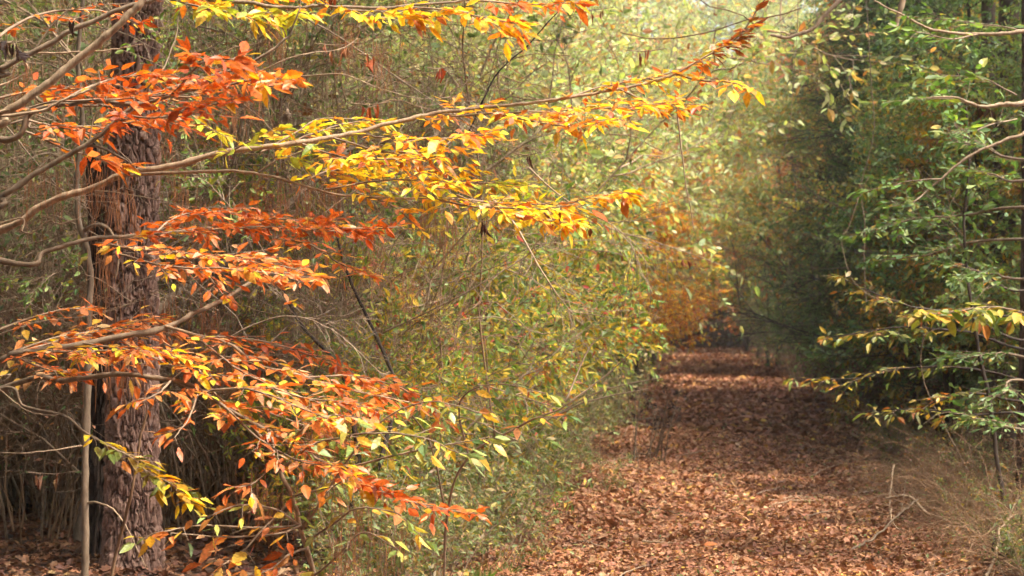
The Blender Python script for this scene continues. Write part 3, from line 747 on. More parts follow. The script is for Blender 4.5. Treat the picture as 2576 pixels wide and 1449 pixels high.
# upper orange tier (y 520-700)
hero(beechA, [start(2.15), (0, 660, 8.3), (120, 640, 8.35), (240, 610, 8.4), (420, 590, 8.5), (600, 572, 8.6), (800, 578, 8.8), (1000, 572, 9.0)], 0.012, 0.003, 'grey', [
    dict(path=[(240, 612, 8.4), (420, 590, 8.5), (600, 572, 8.6), (800, 578, 8.8), (1000, 570, 9.0)], tw_len=0.27, pal='deeporange', tw_gap=0.042, up=0.10, flat=0.72, hang=0.05),
    dict(path=[(240, 612, 8.3), (360, 630, 8.1), (500, 645, 8.0), (640, 655, 8.0), (790, 690, 8.0)], tw_len=0.27, pal='orange', tw_gap=0.048, flat=0.75),
    dict(path=[(300, 640, 8.0), (420, 668, 7.8), (560, 675, 7.7), (700, 690, 7.7), (800, 705, 7.7)], tw_len=0.24, tw_gap=0.055, pal='orange', flat=0.75),
    dict(path=[(560, 575, 8.6), (680, 548, 8.8), (800, 560, 8.9), (930, 585, 8.9)], tw_len=0.18, tw_gap=0.05, pal='deeporange', flat=0.65, up=0.08),
    dict(path=[(380, 595, 8.5), (440, 545, 8.8), (540, 530, 9.0), (660, 555, 9.1)], tw_len=0.2, pal='deeporange', flat=0.7, up=0.1),
    dict(path=[(700, 600, 8.4), (780, 615, 8.2), (850, 660, 8.1), (920, 690, 8.1)], tw_len=0.16, pal='orange', tw_gap=0.06),
    dict(path=[(450, 640, 8.2), (520, 690, 8.0), (560, 740, 7.9)], tw_len=0.13, pal='orange', tw_gap=0.08),
    dict(path=[(600, 640, 8.2), (660, 690, 8.3), (740, 760, 8.3)], tw_len=0.1, pal='orange', tw_gap=0.10),
])
# hanging lower layers (y 980-1300)
hero(beechA, [start(0.75), (0, 985, 7.6), (160, 960, 7.5), (300, 945, 7.4), (440, 960, 7.4), (560, 1020, 7.4), (680, 1085, 7.4), (800, 1150, 7.4), (900, 1200, 7.4), (1000, 1250, 7.4), (1110, 1278, 7.4), (1195, 1292, 7.4)], 0.011, 0.002, 'grey', [
    dict(path=[(430, 955, 7.4), (560, 1020, 7.4), (680, 1085, 7.4), (800, 1150, 7.4), (900, 1205, 7.4)], tw_len=0.26, pal='orange', hang=0.22, tw_gap=0.06),
    dict(path=[(830, 1165, 7.4), (900, 1205, 7.4), (1000, 1250, 7.4), (1110, 1278, 7.4), (1195, 1292, 7.4)], tw_len=0.11, pal='deeporange', tw_gap=0.035, hang=0.05, flat=0.7),
    dict(path=[(560, 1020, 7.4), (660, 1110, 7.2), (760, 1160, 7.1), (850, 1170, 7.0)], tw_len=0.18, tw_gap=0.07, pal='orange', hang=0.2),
    dict(path=[(500, 985, 7.4), (620, 980, 7.2), (740, 1020, 7.1), (840, 1060, 7.0)], tw_len=0.18, tw_gap=0.07, pal='orange', pal2='yellow', colx=lambda q: np.full(len(q), 0.2), hang=0.2),
    dict(path=[(430, 960, 7.3), (400, 990, 7.1), (360, 1010, 7.0)], tw_len=0.12, pal='orange', tw_gap=0.09, hang=0.2),
    dict(path=[(500, 985, 7.4), (470, 1060, 7.2), (440, 1100, 7.1)], tw_len=0.12, pal='orange', tw_gap=0.09, hang=0.2),
    dict(path=[(560, 1020, 7.4), (640, 1030, 7.7), (760, 1070, 7.9), (880, 1120, 8.0)], tw_len=0.2, pal='orange', pal2='olive', colx=lambda q: np.full(len(q), 0.3), hang=0.2, tw_gap=0.07),
    dict(path=[(680, 1085, 7.4), (690, 1150, 7.2), (640, 1210, 7.1), (590, 1225, 7.0)], tw_len=0.1, pal='orange', tw_gap=0.1, hang=0.3),
])
# small olive-yellow spray in front of the dark trunk (B8)
hero(beechA, [start(0.5), (-60, 1010, 7.4), (60, 1030, 7.3), (170, 1057, 7.2), (222, 1099, 7.2), (312, 1147, 7.2), (368, 1189, 7.2), (430, 1228, 7.2), (480, 1262, 7.2)], 0.007, 0.0018, 'grey', [
    dict(t0=0.5, tw_len=0.12, pal='olive', pal2='yellow', colx=lambda q: np.full(len(q), 0.35), tw_gap=0.05, Ln=0.062, hang=0.15, sub=False),
])
# upper-left big orange mass, closer leaves
hero(beechA, [start(3.0), (-60, 330, 7.6), (80, 280, 7.5), (200, 262, 7.4), (330, 268, 7.3), (440, 245, 7.2), (560, 215, 7.1), (700, 190, 7.0)], 0.014, 0.002, 'grey', [
    dict(path=[(-20, 300, 7.5), (120, 262, 7.4), (270, 255, 7.3), (420, 240, 7.2), (520, 215, 7.1), (690, 190, 7.0)], tw_len=0.30, pal='deeporange', tw_gap=0.085, Ln=0.050, flat=0.72, up=0.05, hang=0.1),
    dict(path=[(60, 300, 7.7), (170, 320, 7.7), (300, 310, 7.7), (420, 290, 7.6)], tw_len=0.26, pal='deeporange', tw_gap=0.05, Ln=0.056, flat=0.74),
    dict(path=[(130, 270, 7.6), (240, 210, 7.9), (350, 190, 8.1), (450, 200, 8.2)], tw_len=0.2, pal='deeporange', tw_gap=0.05, Ln=0.056, flat=0.74, up=0.1),
    dict(path=[(430, 240, 7.1), (480, 185, 6.9), (520, 155, 6.8), (575, 150, 6.7)], tw_len=0.12, pal='deeporange', tw_gap=0.04, Ln=0.060, flat=0.7, asp=0.5),
    dict(path=[(560, 215, 7.1), (640, 200, 6.9), (730, 200, 6.8)], tw_len=0.12, pal='orange', tw_gap=0.05, Ln=0.07, flat=0.6),
    dict(path=[(250, 262, 7.4), (360, 290, 7.2), (480, 270, 7.1), (600, 245, 7.0)], tw_len=0.22, tw_gap=0.06, pal='deeporange', Ln=0.056, flat=0.72),
    dict(path=[(-20, 250, 7.9), (100, 225, 8.0), (220, 225, 8.1), (320, 240, 8.2)], tw_len=0.26, tw_gap=0.06, pal='deeporange', Ln=0.056, flat=0.7, up=0.06),
    dict(path=[(60, 330, 7.6), (180, 380, 7.6), (290, 410, 7.6)], tw_len=0.16, pal='orange', tw_gap=0.10, Ln=0.075),
    dict(path=[(-20, 100, 8.4), (90, 40, 8.6), (230, 25, 8.7), (330, 50, 8.8)], tw_len=0.32, pal='deeporange', tw_gap=0.085, Ln=0.050, flat=0.74, ra=0.008),
])

# ---- beech B: long arching limb with yellow leaves
bB = np.array([-3.6, 9.3, float(gz(-3.6, 9.3))])
beechB = Tree('beech_tree', 'beech left of view whose long arching limb carries bright yellow leaves', 'tree', bB)
beechB.trunk((-3.5, 9.2, 6.4), 0.13, M['grey'])
def startB(z): d = 9.3; return (-3.55/d*F+1288, HOR-(z-CAMZ)/d*F, d)
Yp = dict(pal='yellow', Ln=0.056, flat=0.82, hang=0.2)
hero(beechB, [startB(1.6), (-40, 596, 8.6), (110, 522, 8.5), (220, 482, 8.45), (330, 440, 8.4), (415, 425, 8.4), (560, 390, 8.4), (700, 372, 8.4), (800, 355, 8.45), (900, 335, 8.5), (1010, 308, 8.55), (1130, 291, 8.6), (1300, 270, 8.6), (1450, 246, 8.6), (1600, 215, 8.6), (1700, 185, 8.6), (1800, 130, 8.6), (1868, 80, 8.6), (1935, -20, 8.6)], 0.0165, 0.0022, 'pale', [
    dict(path=[(700, 372, 8.4), (770, 340, 8.6), (860, 310, 8.8), (960, 300, 9.0)], tw_len=0.22, tw_gap=0.075, pal='lime', pal2='yelloworange', colx=lambda q: np.full(len(q), 0.3), Ln=0.056, hang=0.1),
    dict(path=[(560, 390, 8.4), (620, 360, 8.3), (700, 320, 8.2)], tw_len=0.12, tw_gap=0.12, pal='lime', Ln=0.07, hang=0.2),
    dict(path=[(1010, 308, 8.55), (1130, 285, 8.7), (1230, 262, 8.9)], tw_len=0.22, tw_gap=0.06, **{**Yp, 'pal': 'yelloworange'}),
    dict(path=[(1130, 291, 8.6), (1300, 283, 8.5), (1450, 275, 8.4), (1590, 270, 8.3), (1700, 250, 8.3)], tw_len=0.24, tw_gap=0.05, **{**Yp, 'pal2': 'yelloworange', 'colx': lambda q: np.full(len(q), 0.5)}),
    dict(path=[(1380, 258, 8.6), (1500, 220, 8.7), (1600, 200, 8.7), (1700, 175, 8.7), (1770, 150, 8.7)], tw_len=0.15, tw_gap=0.06, **{**Yp, 'pal': 'yelloworange'}),
    dict(path=[(1700, 185, 8.6), (1760, 200, 8.5), (1830, 205, 8.4), (1885, 218, 8.35)], tw_len=0.09, tw_gap=0.06, **{**Yp, 'pal': 'yelloworange'}),
    dict(path=[(1560, 225, 8.6), (1640, 265, 8.5), (1700, 262, 8.5), (1760, 262, 8.4)], tw_len=0.11, tw_gap=0.07, **{**Yp, 'pal': 'yelloworange'}),
    dict(t0=0.86, tw_len=0.07, tw_gap=0.06, pal='rust', Ln=0.065, hang=0.1),
    dict(path=[(760, 362, 8.4), (860, 395, 8.2), (980, 400, 8.0), (1100, 395, 7.9)], tw_len=0.2, tw_gap=0.06, **Yp),
    dict(path=[(900, 335, 8.5), (1010, 345, 8.2), (1130, 345, 8.0), (1240, 330, 7.9)], tw_len=0.2, tw_gap=0.07, **{**Yp, 'pal': 'yelloworange'}),
    dict(path=[(1240, 278, 8.6), (1350, 305, 8.3), (1460, 315, 8.1), (1560, 300, 8.0)], tw_len=0.18, tw_gap=0.065, **{**Yp, 'pal2': 'orange', 'colx': lambda q: np.full(len(q), 0.25)}),
    dict(path=[(650, 385, 8.4), (740, 335, 8.5), (800, 300, 8.6), (900, 298, 8.7)], tw_len=0.14, tw_gap=0.08, pal='lime', pal2='yellow', colx=lambda q: np.full(len(q), 0.5), Ln=0.056, hang=0.15),
    dict(path=[(840, 348, 8.45), (950, 380, 8.3), (1060, 380, 8.2), (1170, 370, 8.2)], tw_len=0.24, tw_gap=0.055, **Yp),
])
hero(beechB, [(330, 441, 8.38), (450, 436, 8.3), (560, 430, 8.25), (650, 432, 8.2), (740, 455, 8.2), (850, 481, 8.2), (1000, 488, 8.2), (1150, 492, 8.2), (1300, 508, 8.2), (1420, 505, 8.2), (1500, 490, 8.2), (1575, 486, 8.2)], 0.008, 0.002, 'pale', [
    dict(t0=0.62, tw_len=0.22, tw_gap=0.045, **Yp),
    dict(path=[(1000, 488, 8.2), (1120, 468, 8.4), (1240, 460, 8.6), (1340, 470, 8.7)], tw_len=0.2, tw_gap=0.055, **{**Yp, 'pal': 'lime'}),
    dict(path=[(1150, 492, 8.2), (1230, 525, 8.0), (1330, 548, 7.9), (1430, 560, 7.9)], tw_len=0.15, tw_gap=0.06, **Yp),
    dict(path=[(650, 432, 8.2), (700, 400, 8.2), (740, 388, 8.2), (790, 366, 8.2)], tw_len=0.10, tw_gap=0.12, pal='lime', Ln=0.07, hang=0.15),
    dict(path=[(760, 455, 8.2), (830, 430, 8.4), (930, 420, 8.5), (1080, 420, 8.6), (1180, 430, 8.6)], tw_len=0.24, tw_gap=0.05, **{**Yp, 'pal2': 'yelloworange', 'colx': lambda q: np.full(len(q), 0.3)}),
    dict(path=[(820, 475, 8.2), (930, 455, 8.0), (1050, 450, 7.9), (1160, 460, 7.8)], tw_len=0.2, tw_gap=0.06, **Yp),
    dict(path=[(1050, 489, 8.2), (1160, 520, 7.9), (1280, 525, 7.8), (1400, 530, 7.7)], tw_len=0.18, tw_gap=0.055, **{**Yp, 'pal2': 'lime', 'colx': lambda q: np.full(len(q), 0.35)}),
    dict(path=[(1300, 508, 8.2), (1370, 540, 8.0), (1440, 555, 7.9)], tw_len=0.12, tw_gap=0.06, **{**Yp, 'hang': 0.5}),
    dict(path=[(900, 485, 8.2), (990, 520, 8.1), (1060, 580, 8.0)], tw_len=0.1, tw_gap=0.12, pal='yelloworange', Ln=0.06),
])
# top-of-frame limb (B11)
hero(beechB, [startB(3.9), (0, -60, 8.8), (200, -25, 8.6), (410, -4, 8.4), (530, 8, 8.3), (640, 14, 8.3), (740, 18, 8.3), (800, 9, 8.3), (960, 18, 8.4), (1150, 4, 8.5), (1300, -8, 8.6), (1500, -16, 8.7)], 0.012, 0.003, 'grey', [
    dict(path=[(430, 0, 8.4), (560, 30, 8.2), (660, 32, 8.1), (770, 32, 8.0)], tw_len=0.2, tw_gap=0.06, pal='lime', Ln=0.066, hang=0.3, flat=0.7),
    dict(path=[(800, 10, 8.3), (900, 25, 8.1), (1000, 30, 8.1), (1100, 35, 8.1)], tw_len=0.18, tw_gap=0.06, pal='yellow', Ln=0.064, hang=0.25, flat=0.6),
    dict(path=[(1000, 15, 8.4), (1130, 25, 8.3), (1240, 45, 8.2), (1320, 60, 8.2)], tw_len=0.18, tw_gap=0.06, pal='yelloworange', Ln=0.062, hang=0.2, flat=0.6),
    dict(path=[(1200, 0, 8.5), (1330, 10, 8.5), (1460, 5, 8.5)], tw_len=0.14, tw_gap=0.07, pal='orange', Ln=0.07, hang=0.2),
    dict(path=[(430, 0, 8.5), (520, -20, 8.8), (640, -10, 9), (800, -20, 9.2)], tw_len=0.2, tw_gap=0.06, pal='yelloworange', Ln=0.062, hang=0.2),
])
# drooping lime twigs near the trunk
hero(beechB, [(395, 250, 8.0), (450, 270, 7.9), (520, 320, 7.8), (570, 345, 7.7)], 0.003, 0.0012, 'grey', [
    dict(t0=0.2, tw_len=0.09, tw_gap=0.10, pal='lime', Ln=0.085, asp=0.36, hang=0.35, sub=False)])

# ---- bare grey limbs upper left, on a third tree
bC = np.array([-3.0, 7.4, float(gz(-3, 7.4))])
elmC = Tree('grey_limbed_tree', 'slim tree beside the left edge with bare pale grey limbs rising past the pine trunk', 'tree', bC)
elmC.trunk((-3.0, 7.5, 4.6), 0.09, M['pale'])
def startC(z): d = 7.4; return (-3.0/d*F+1288, HOR-(z-CAMZ)/d*F, d)
for spec, r0, r1, mm in [
    ([startC(1.9), (-60, 335, 7.2), (0, 288, 7.2), (90, 225, 7.2), (173, 160, 7.2), (243, 104, 7.2), (300, 52, 7.2), (350, 5, 7.2), (400, -60, 7.2)], 0.0155, 0.012, 'pale'),
    ([startC(2.3), (-50, 195, 7.5), (0, 170, 7.5), (104, 118, 7.5), (160, 88, 7.5), (222, 61, 7.5), (300, 25, 7.5), (378, 0, 7.5), (450, -40, 7.5)], 0.011, 0.008, 'grey'),
    ([startC(1.6), (-60, 545, 7.3), (0, 502, 7.3), (100, 437, 7.3), (191, 384, 7.3), (243, 347, 7.3), (312, 288, 7.3), (399, 236, 7.3), (520, 194, 7.3), (642, 146, 7.3), (700, 108, 7.3), (729, 83, 7.3), (750, 21, 7.3), (752, -30, 7.3)], 0.0125, 0.002, 'grey'),
    ([(395, 240, 7.3), (486, 239, 7.25), (573, 208, 7.2), (659, 170, 7.2), (756, 132, 7.2), (850, 120, 7.3), (900, 95, 7.4)], 0.004, 0.0012, 'pale'),
    ([startC(1.95), (-40, 296, 7.0), (0, 290, 7.0), (104, 274, 7.0), (173, 246, 7.0), (222, 225, 7.0), (250, 208, 7.0)], 0.007, 0.004, 'pale'),
    ([(225, 365, 7.3), (235, 300, 7.3), (262, 262, 7.3), (276, 218, 7.3)], 0.003, 0.001, 'pale'),
    ([(218, 368, 7.3), (255, 372, 7.3), (300, 395, 7.35), (330, 412, 7.4)], 0.006, 0.003, 'grey'),
    ([startC(1.75), (-30, 255, 8.0), (120, 265, 8.0), (240, 275, 8.0), (330, 265, 8.0), (400, 200, 8.1), (430, 150, 8.2), (452, 60, 8.3), (450, -20, 8.3)], 0.006, 0.002, 'grey'),
    ([startC(1.8), (0, 320, 7.8), (80, 322, 7.8), (160, 325, 7.8), (240, 350, 7.8), (330, 412, 7.8), (340, 440, 7.8)], 0.005, 0.002, 'grey'),
    ([startC(1.4), (-20, 565, 7.7), (62, 580, 7.7), (90, 583, 7.7), (128, 557, 7.7), (150, 563, 7.7), (216, 542, 7.7)], 0.004, 0.002, 'pale'),
    ([startC(2.2), (-10, 215, 7.9), (60, 130, 7.9), (85, 125, 7.9), (250, 120, 7.9), (300, 118, 7.9), (360, 110, 7.9)], 0.005, 0.002, 'pale'),
    ([(85, 125, 7.5), (120, 70, 7.5), (170, 20, 7.5), (200, -30, 7.5)], 0.004, 0.002, 'grey'),
    ([startC(0.9), (-40, 960, 7.2), (0, 978, 7.2), (60, 1030, 7.2), (110, 1047, 7.2), (160, 1040, 7.2), (200, 1020, 7.2)], 0.003, 0.0012, 'pale'),
]:
    limb(elmC, spec, r0, r1, M[mm])

# ---- large-leaved elm shrub, bottom centre-left
bE = gloc(800, 7.9)
elm = Tree('elm_shrub', 'elm shrub with drooping green and yellow leaves on a peeling pale stem', 'shrub', bE)
Ep = dict(pal='elm', Ln=0.064, asp=0.42, flat=0.66, hang=0.45, tpl='serrate', sub=False, leaf_gap=0.05)
d0 = 7.6
hero(elm, [((bE[0]/bE[1])*F+1288, 1810, 7.9), (800, 1600, 7.7), (790, 1449, 7.6), (756, 1321, 7.5), (735, 1250, 7.5), (704, 1182, 7.5), (659, 1109, 7.5), (590, 1033, 7.5), (540, 990, 7.5), (500, 930, 7.5)], 0.012, 0.003, 'pale', [
    dict(path=[(704, 1182, 7.5), (800, 1110, 7.2), (930, 1090, 7.0), (1060, 1100, 6.9), (1180, 1150, 6.8)], tw_len=0.12, tw_gap=0.07, **Ep),
    dict(path=[(760, 1330, 7.5), (860, 1180, 7.3), (960, 1060, 7.2), (1080, 1010, 7.1), (1210, 1040, 7.0)], tw_len=0.12, tw_gap=0.08, **Ep),
    dict(path=[(860, 1180, 7.3), (1000, 1140, 7.1), (1120, 1120, 7.0), (1240, 1100, 7.0)], tw_len=0.10, tw_gap=0.09, **Ep),
    dict(path=[(756, 1321, 7.5), (650, 1325, 7.3), (520, 1320, 7.2), (420, 1335, 7.1), (345, 1350, 7.1)], tw_len=0.10, tw_gap=0.09, **Ep),
    dict(path=[(756, 1321, 7.5), (690, 1280, 7.2), (600, 1270, 7.1), (520, 1300, 7.0)], tw_len=0.14, tw_gap=0.08, **Ep),
    dict(path=[(770, 1360, 7.5), (850, 1310, 7.4), (900, 1275, 7.3), (1000, 1290, 7.2), (1050, 1340, 7.2)], tw_len=0.12, tw_gap=0.10, **Ep),
    dict(path=[(704, 1182, 7.5), (760, 1080, 7.2), (830, 1045, 7.1), (900, 1050, 7.0)], tw_len=0.08, tw_gap=0.09, **Ep),
    dict(path=[(790, 1449, 7.6), (850, 1400, 7.4), (920, 1340, 7.3), (1000, 1380, 7.2)], tw_len=0.12, tw_gap=0.12, **Ep),
    dict(path=[(735, 1250, 7.5), (640, 1350, 7.2), (600, 1400, 7.1), (560, 1420, 7.0)], tw_len=0.12, tw_gap=0.08, **{**Ep, 'pal': 'orange', 'Ln': 0.066}),
    dict(path=[(770, 1380, 7.5), (720, 1400, 7.3), (680, 1430, 7.2), (640, 1450, 7.1)], tw_len=0.12, tw_gap=0.07, **{**Ep, 'pal': 'deeporange', 'Ln': 0.07}),
    dict(path=[(735, 1250, 7.5), (820, 1230, 7.2), (880, 1200, 7.1)], tw_len=0.10, tw_gap=0.10, **{**Ep, 'pal': 'orange'}),
    dict(path=[(756, 1321, 7.5), (700, 1340, 7.3), (560, 1350, 7.2), (430, 1340, 7.1)], tw_len=0.1, tw_gap=0.12, **{**Ep, 'pal': 'orange'}),
])
# a second elm arching from the path-side thicket
bE2 = gloc(1130, 9.0)
elm2 = Tree('elm_shrub', 'arching elm sapling above the path edge with yellow and grey green drooping leaves', 'shrub', bE2)
hero(elm2, [(1130, 1690, 9.0), (1120, 1500, 8.9), (1125, 1300, 8.8), (1180, 1150, 8.6), (1300, 1075, 8.5), (1420, 1020, 8.4), (1530, 940, 8.4), (1600, 870, 8.4)], 0.007, 0.002, 'twig', [
    dict(path=[(1125, 1300, 8.8), (1080, 1120, 8.6), (1000, 1010, 8.4), (960, 970, 8.3)], tw_len=0.10, tw_gap=0.09, **{**Ep, 'Ln': 0.068}),
    dict(path=[(1180, 1150, 8.6), (1160, 1010, 8.5), (1250, 970, 8.4), (1380, 990, 8.3)], tw_len=0.13, tw_gap=0.09, **{**Ep, 'Ln': 0.068}),
    dict(path=[(1300, 1075, 8.5), (1350, 1050, 8.4), (1430, 1045, 8.3)], tw_len=0.06, tw_gap=0.12, **{**Ep, 'Ln': 0.07}),
    dict(path=[(1420, 1020, 8.4), (1480, 880, 8.5), (1530, 830, 8.5)], tw_len=0.07, tw_gap=0.12, **{**Ep, 'Ln': 0.06, 'pal': 'privet'}),
])

# ---- pale sapling left of the snag
bS = gloc(212, 11.2)
sap = Tree('smooth_sapling', 'thin smooth barked sapling with a crooked stem left of the dark snag', 'tree', bS)
kx = 11.2
limb(sap, [(212, 1525, kx), (214, 1449, kx), (216, 1250, kx), (218, 1000, kx), (217, 800, kx), (222, 700, kx), (212, 620, kx), (196, 560, kx), (188, 470, kx), (192, 400, kx), (200, 300, kx), (190, 150, kx), (210, -40, kx)], 0.022, 0.011, M['grey'], name='trunk', knots=True)
limb(sap, [(214, 580, kx), (228, 570, kx-.1), (258, 565, kx-.2), (280, 585, kx-.2), (300, 640, kx-.3), (290, 700, kx-.3)], 0.012, 0.004, M['pale'])
limb(sap, [(218, 1265, kx), (250, 1268, kx-.2), (290, 1290, kx-.3), (330, 1350, kx-.4), (370, 1430, kx-.4)], 0.006, 0.002, M['pale'])
limb(sap, [(218, 1120, kx), (120, 1135, kx-.1), (50, 1140, kx-.1), (-40, 1135, kx)], 0.005, 0.003, M['pale'])
# tall leaning stem in front of the dark trunk
bS2 = gloc(275, 9.6)
sap2 = Tree('leaning_stem', 'thin brown stem leaning across the foot of the dark trunk', 'tree', bS2)
limb(sap2, [(270, 1640, 9.6), (285, 1449, 9.6), (310, 1330, 9.55), (330, 1250, 9.5), (345, 1170, 9.5), (360, 1080, 9.5), (390, 1010, 9.5), (430, 960, 9.4), (520, 880, 9.4)], 0.010, 0.004, M['straw'], name='trunk')
# diagonal dead pole behind the orange tiers
bS3 = gloc(190, 13.4)
pole = Tree('fallen_pole', 'dead grey pole leaning diagonally behind the pine trunk', 'dead tree', bS3)
limb(pole, [(190, 1395, 13.4), (300, 920, 13.6), (420, 760, 13.8), (560, 660, 14.2), (760, 480, 14.8), (930, 330, 15.2)], 0.04, 0.022, M['grey'], name='trunk')

def freestem(name, label, cat, spec, r0, r1, mat, base=None, twigs=0, leafpal=None, twL=0.25, lm='soft', Ln=0.05):
    bb = np.array(P(*spec[0])) if base is None else base
    t = Tree(name, label, cat, bb)
    q, o = limb(t, spec, r0, r1, M[mat], name='stem')
    if twigs:
        wg = Geo(); lg = Geo()
        p, d, i, tt = children(q[None], twigs, 0.3, 1, 45); tw = grow(p, d, twL*rng.uniform(0.4, 1.2, twigs), 6, 0.12, -0.02)
        tubes(wg, tw, 0.0022*np.linspace(1, 0.5, 6)*np.ones((twigs, 1)), 3)
        p, d, i, tt = children(tw, twigs*2, 0.2, 1, 45); t2 = grow(p, d, twL*0.4, 5, 0.12, 0); tubes(wg, t2, 0.0014*np.ones((twigs*2, 5)), 3)
        if leafpal: leaf_on(lg, np.concatenate([tw[:, :5], t2]), 3, Ln, 0.45, 'oval', leafpal, flat=0.5)
        foliage(t, o, wg, lg, lm)
    return t

# ---- pine cone hanging on a twig (upper centre-left)
bp_ = P(722, 222, 9.0)
cone_r = thing('pine_cone', 'small grey pine cone hanging from a bare twig right of the orange leaves', 'pine cone', P(722, 290, 9.0))
g = Geo()
nz_ = 13
for k in range(nz_):
    tz = k/(nz_-1); rr_ = 0.017*math.sin(math.pi*(0.12+0.80*tz))**0.7
    na_ = 9; aa = np.arange(na_)*2*math.pi/na_+k*0.36
    pos = np.stack([np.cos(aa)*rr_*0.45, np.sin(aa)*rr_*0.45, np.full(na_, 0.026-0.055*tz)], -1)
    ax = np.stack([np.cos(aa), np.sin(aa), np.full(na_, -0.55)], -1)
    leaves(g, pos, ax, np.tile([0, 0, 1.0], (na_, 1)), rr_*0.85, 0.8, 'obov', np.ones((na_, 3)), 0.1, -0.1)
tubes(g, np.stack([np.zeros((1, 6)), np.zeros((1, 6)), np.linspace(0.03, -0.028, 6)[None]], -1), np.array([[0.003, 0.009, 0.012, 0.012, 0.009, 0.002]]), 8)
link('scales', g.mesh('scales', M['cone']), cone_r)
g = Geo(); tubes(g, np.array([[[0, 0, 0.028], [0.003, 0, 0.045], [0.006, 0.002, 0.06]]]), np.array([[0.002, 0.002, 0.0025]]), 5)
link('stalk', g.mesh('stalk', M['twig']), cone_r)

# ---- curled dry leaves hanging on twigs (clusters)
def dry_cluster(px, py, d, n, wpx, hpx, pal, label, Ln=0.065, tw=True):
    base = P(px, py-hpx/2-8, d)
    r_ = thing('hanging_dry_leaves', label, 'dry leaves', base)
    g = Geo(); w = Geo()
    x = rng.uniform(-wpx/2, wpx/2, n)/F*d; y = rng.normal(0, 0.05, n); z = rng.uniform(-hpx*0.15, hpx*0.15, n)/F*d
    p = np.stack([x, y, z], -1)
    ax = np.stack([rng.normal(0, 0.12, n), rng.normal(0, 0.12, n), -np.ones(n)], -1)
    leaves(g, p, ax, np.stack([rng.normal(0, 0.5, n), -np.ones(n), rng.normal(0, 0.1, n)], -1), Ln*rng.uniform(0.6, 1.1, n), 0.24, 'serrate', colours(pal, n), 1.8, 0.35, 0.8)
    link('leaves', g.mesh('leaves', M['dry']), r_)
    q = smooth_path([(-wpx/2/F*d-0.04, 0, 0.015), (0, 0.01, 0.008), (wpx/2/F*d+0.05, 0, 0.02)], 10)
    tubes(w, q[None], np.full((1, 10), 0.002), 4)
    k = np.stack([p, p*0.5+np.stack([p[:, 0], 0*y, 0*z+0.01], -1)*0.5, np.stack([p[:, 0], 0*y, 0*z+0.012], -1)], 1)
    tubes(w, k, np.full((n, 3), 0.0012), 3)
    link('twig', w.mesh('twig', M['twig']), r_)
for (x, y, d, n, wp, hp, pal, lab) in [
    (848, 145, 8.9, 7, 60, 40, 'drybrown', 'row of pale curled dry leaves hanging from a thin twig near the top'),
    (935, 170, 8.9, 3, 22, 40, 'dryred', 'dark red curled leaf pair hanging right of the pale dry leaves'),
    (928, 300, 8.9, 7, 60, 50, 'dryred', 'row of dark red curled leaves hanging above the yellow limb'),
    (1103, 205, 8.9, 3, 16, 40, 'dryred', 'thin red curled leaf pair against pale green shrubs'),
    (820, 10, 8.3, 5, 35, 50, 'dryred', 'rusty curled leaves hanging from the topmost branch'),
    (1395, 560, 7.9, 5, 40, 50, 'drybrown', 'brown withered leaves hanging under the end of the yellow spray'),
    (1215, 585, 8.4, 4, 16, 30, 'black', 'small blackened leaf clump below the yellow spray'),
    (1325, 415, 8.6, 3, 14, 26, 'black', 'dark shrivelled leaf hanging in the middle of the pale thicket'),
    (25, 150, 7.2, 12, 40, 60, 'black', 'dark withered leaf bunch hanging beside the left edge'),
    (180, 75, 7.4, 4, 18, 30, 'black', 'dark withered leaf hanging between the two grey limbs'),
    (130, 1235, 8.8, 5, 70, 60, 'drybrown', 'curled brown leaves hanging low in the dark left corner'),
    (2475, 305, 12.0, 5, 40, 50, 'black', 'blackened leaf bunch hanging among holly leaves near the right edge'),
    (1620, 165, 9.5, 4, 60, 50, 'drybrown', 'brown curled leaves hanging above the limb tip'),
    (1490, 60, 10.5, 4, 60, 50, 'drybrown', 'scattered dark curled leaves against bright foliage near the top'),
    (1700, 690, 14, 4, 60, 50, 'drybrown', 'brown leaves hanging low over the start of the far path'),
]:
    dry_cluster(x, y, d, n, wp, hp, pal, lab)

# ---- thin traced stems
freestem('bare_twig', 'thin dark twig slanting up to the right against pale green leaves', 'twig', [(1180, 330, 11.5), (1231, 219, 11.5), (1266, 167, 11.5), (1332, 108, 11.5), (1373, 59, 11.5), (1430, 0, 11.5), (1470, -40, 11.5)], 0.006, 0.003, 'dark')
freestem('hanging_vine', 'long pale vine dangling straight down right of the yellow leaves', 'vine', [(1700, 240, 9.6), (1706, 305, 9.6), (1710, 347, 9.6), (1716, 400, 9.6), (1722, 450, 9.6), (1731, 500, 9.6), (1745, 575, 9.6)], 0.0045, 0.002, 'pale')
freestem('dead_branch', 'crooked bleached dead branch at the top right of centre', 'branch', [(1939, 87, 13), (1980, 95, 13), (2010, 85, 13), (2046, 73, 13), (2071, 45, 13), (2105, 7, 13), (2150, -40, 13)], 0.009, 0.018, 'pale', twigs=6, twL=0.3)
freestem('dead_branch', 'short bleached hook shaped branch hanging from the top edge', 'branch', [(2253, 78, 12.5), (2258, 50, 12.5), (2265, 28, 12.5), (2280, -20, 12.5)], 0.012, 0.018, 'pale')
freestem('bramble_vine', 'thin curved vine stem arching in front of the right hand holly', 'vine', [(2430, 1180, 14.2), (2320, 950, 14.1), (2340, 800, 14), (2420, 790, 13.8)], 0.004, 0.003, 'twig')
freestem('hanging_vine', 'pale vine curving down between the green trees and the tunnel', 'vine', [(2190, 440, 16), (2165, 480, 16), (2135, 570, 16), (2120, 600, 16), (2135, 680, 16), (2170, 730, 16), (2240, 770, 16)], 0.0035, 0.002, 'pale')
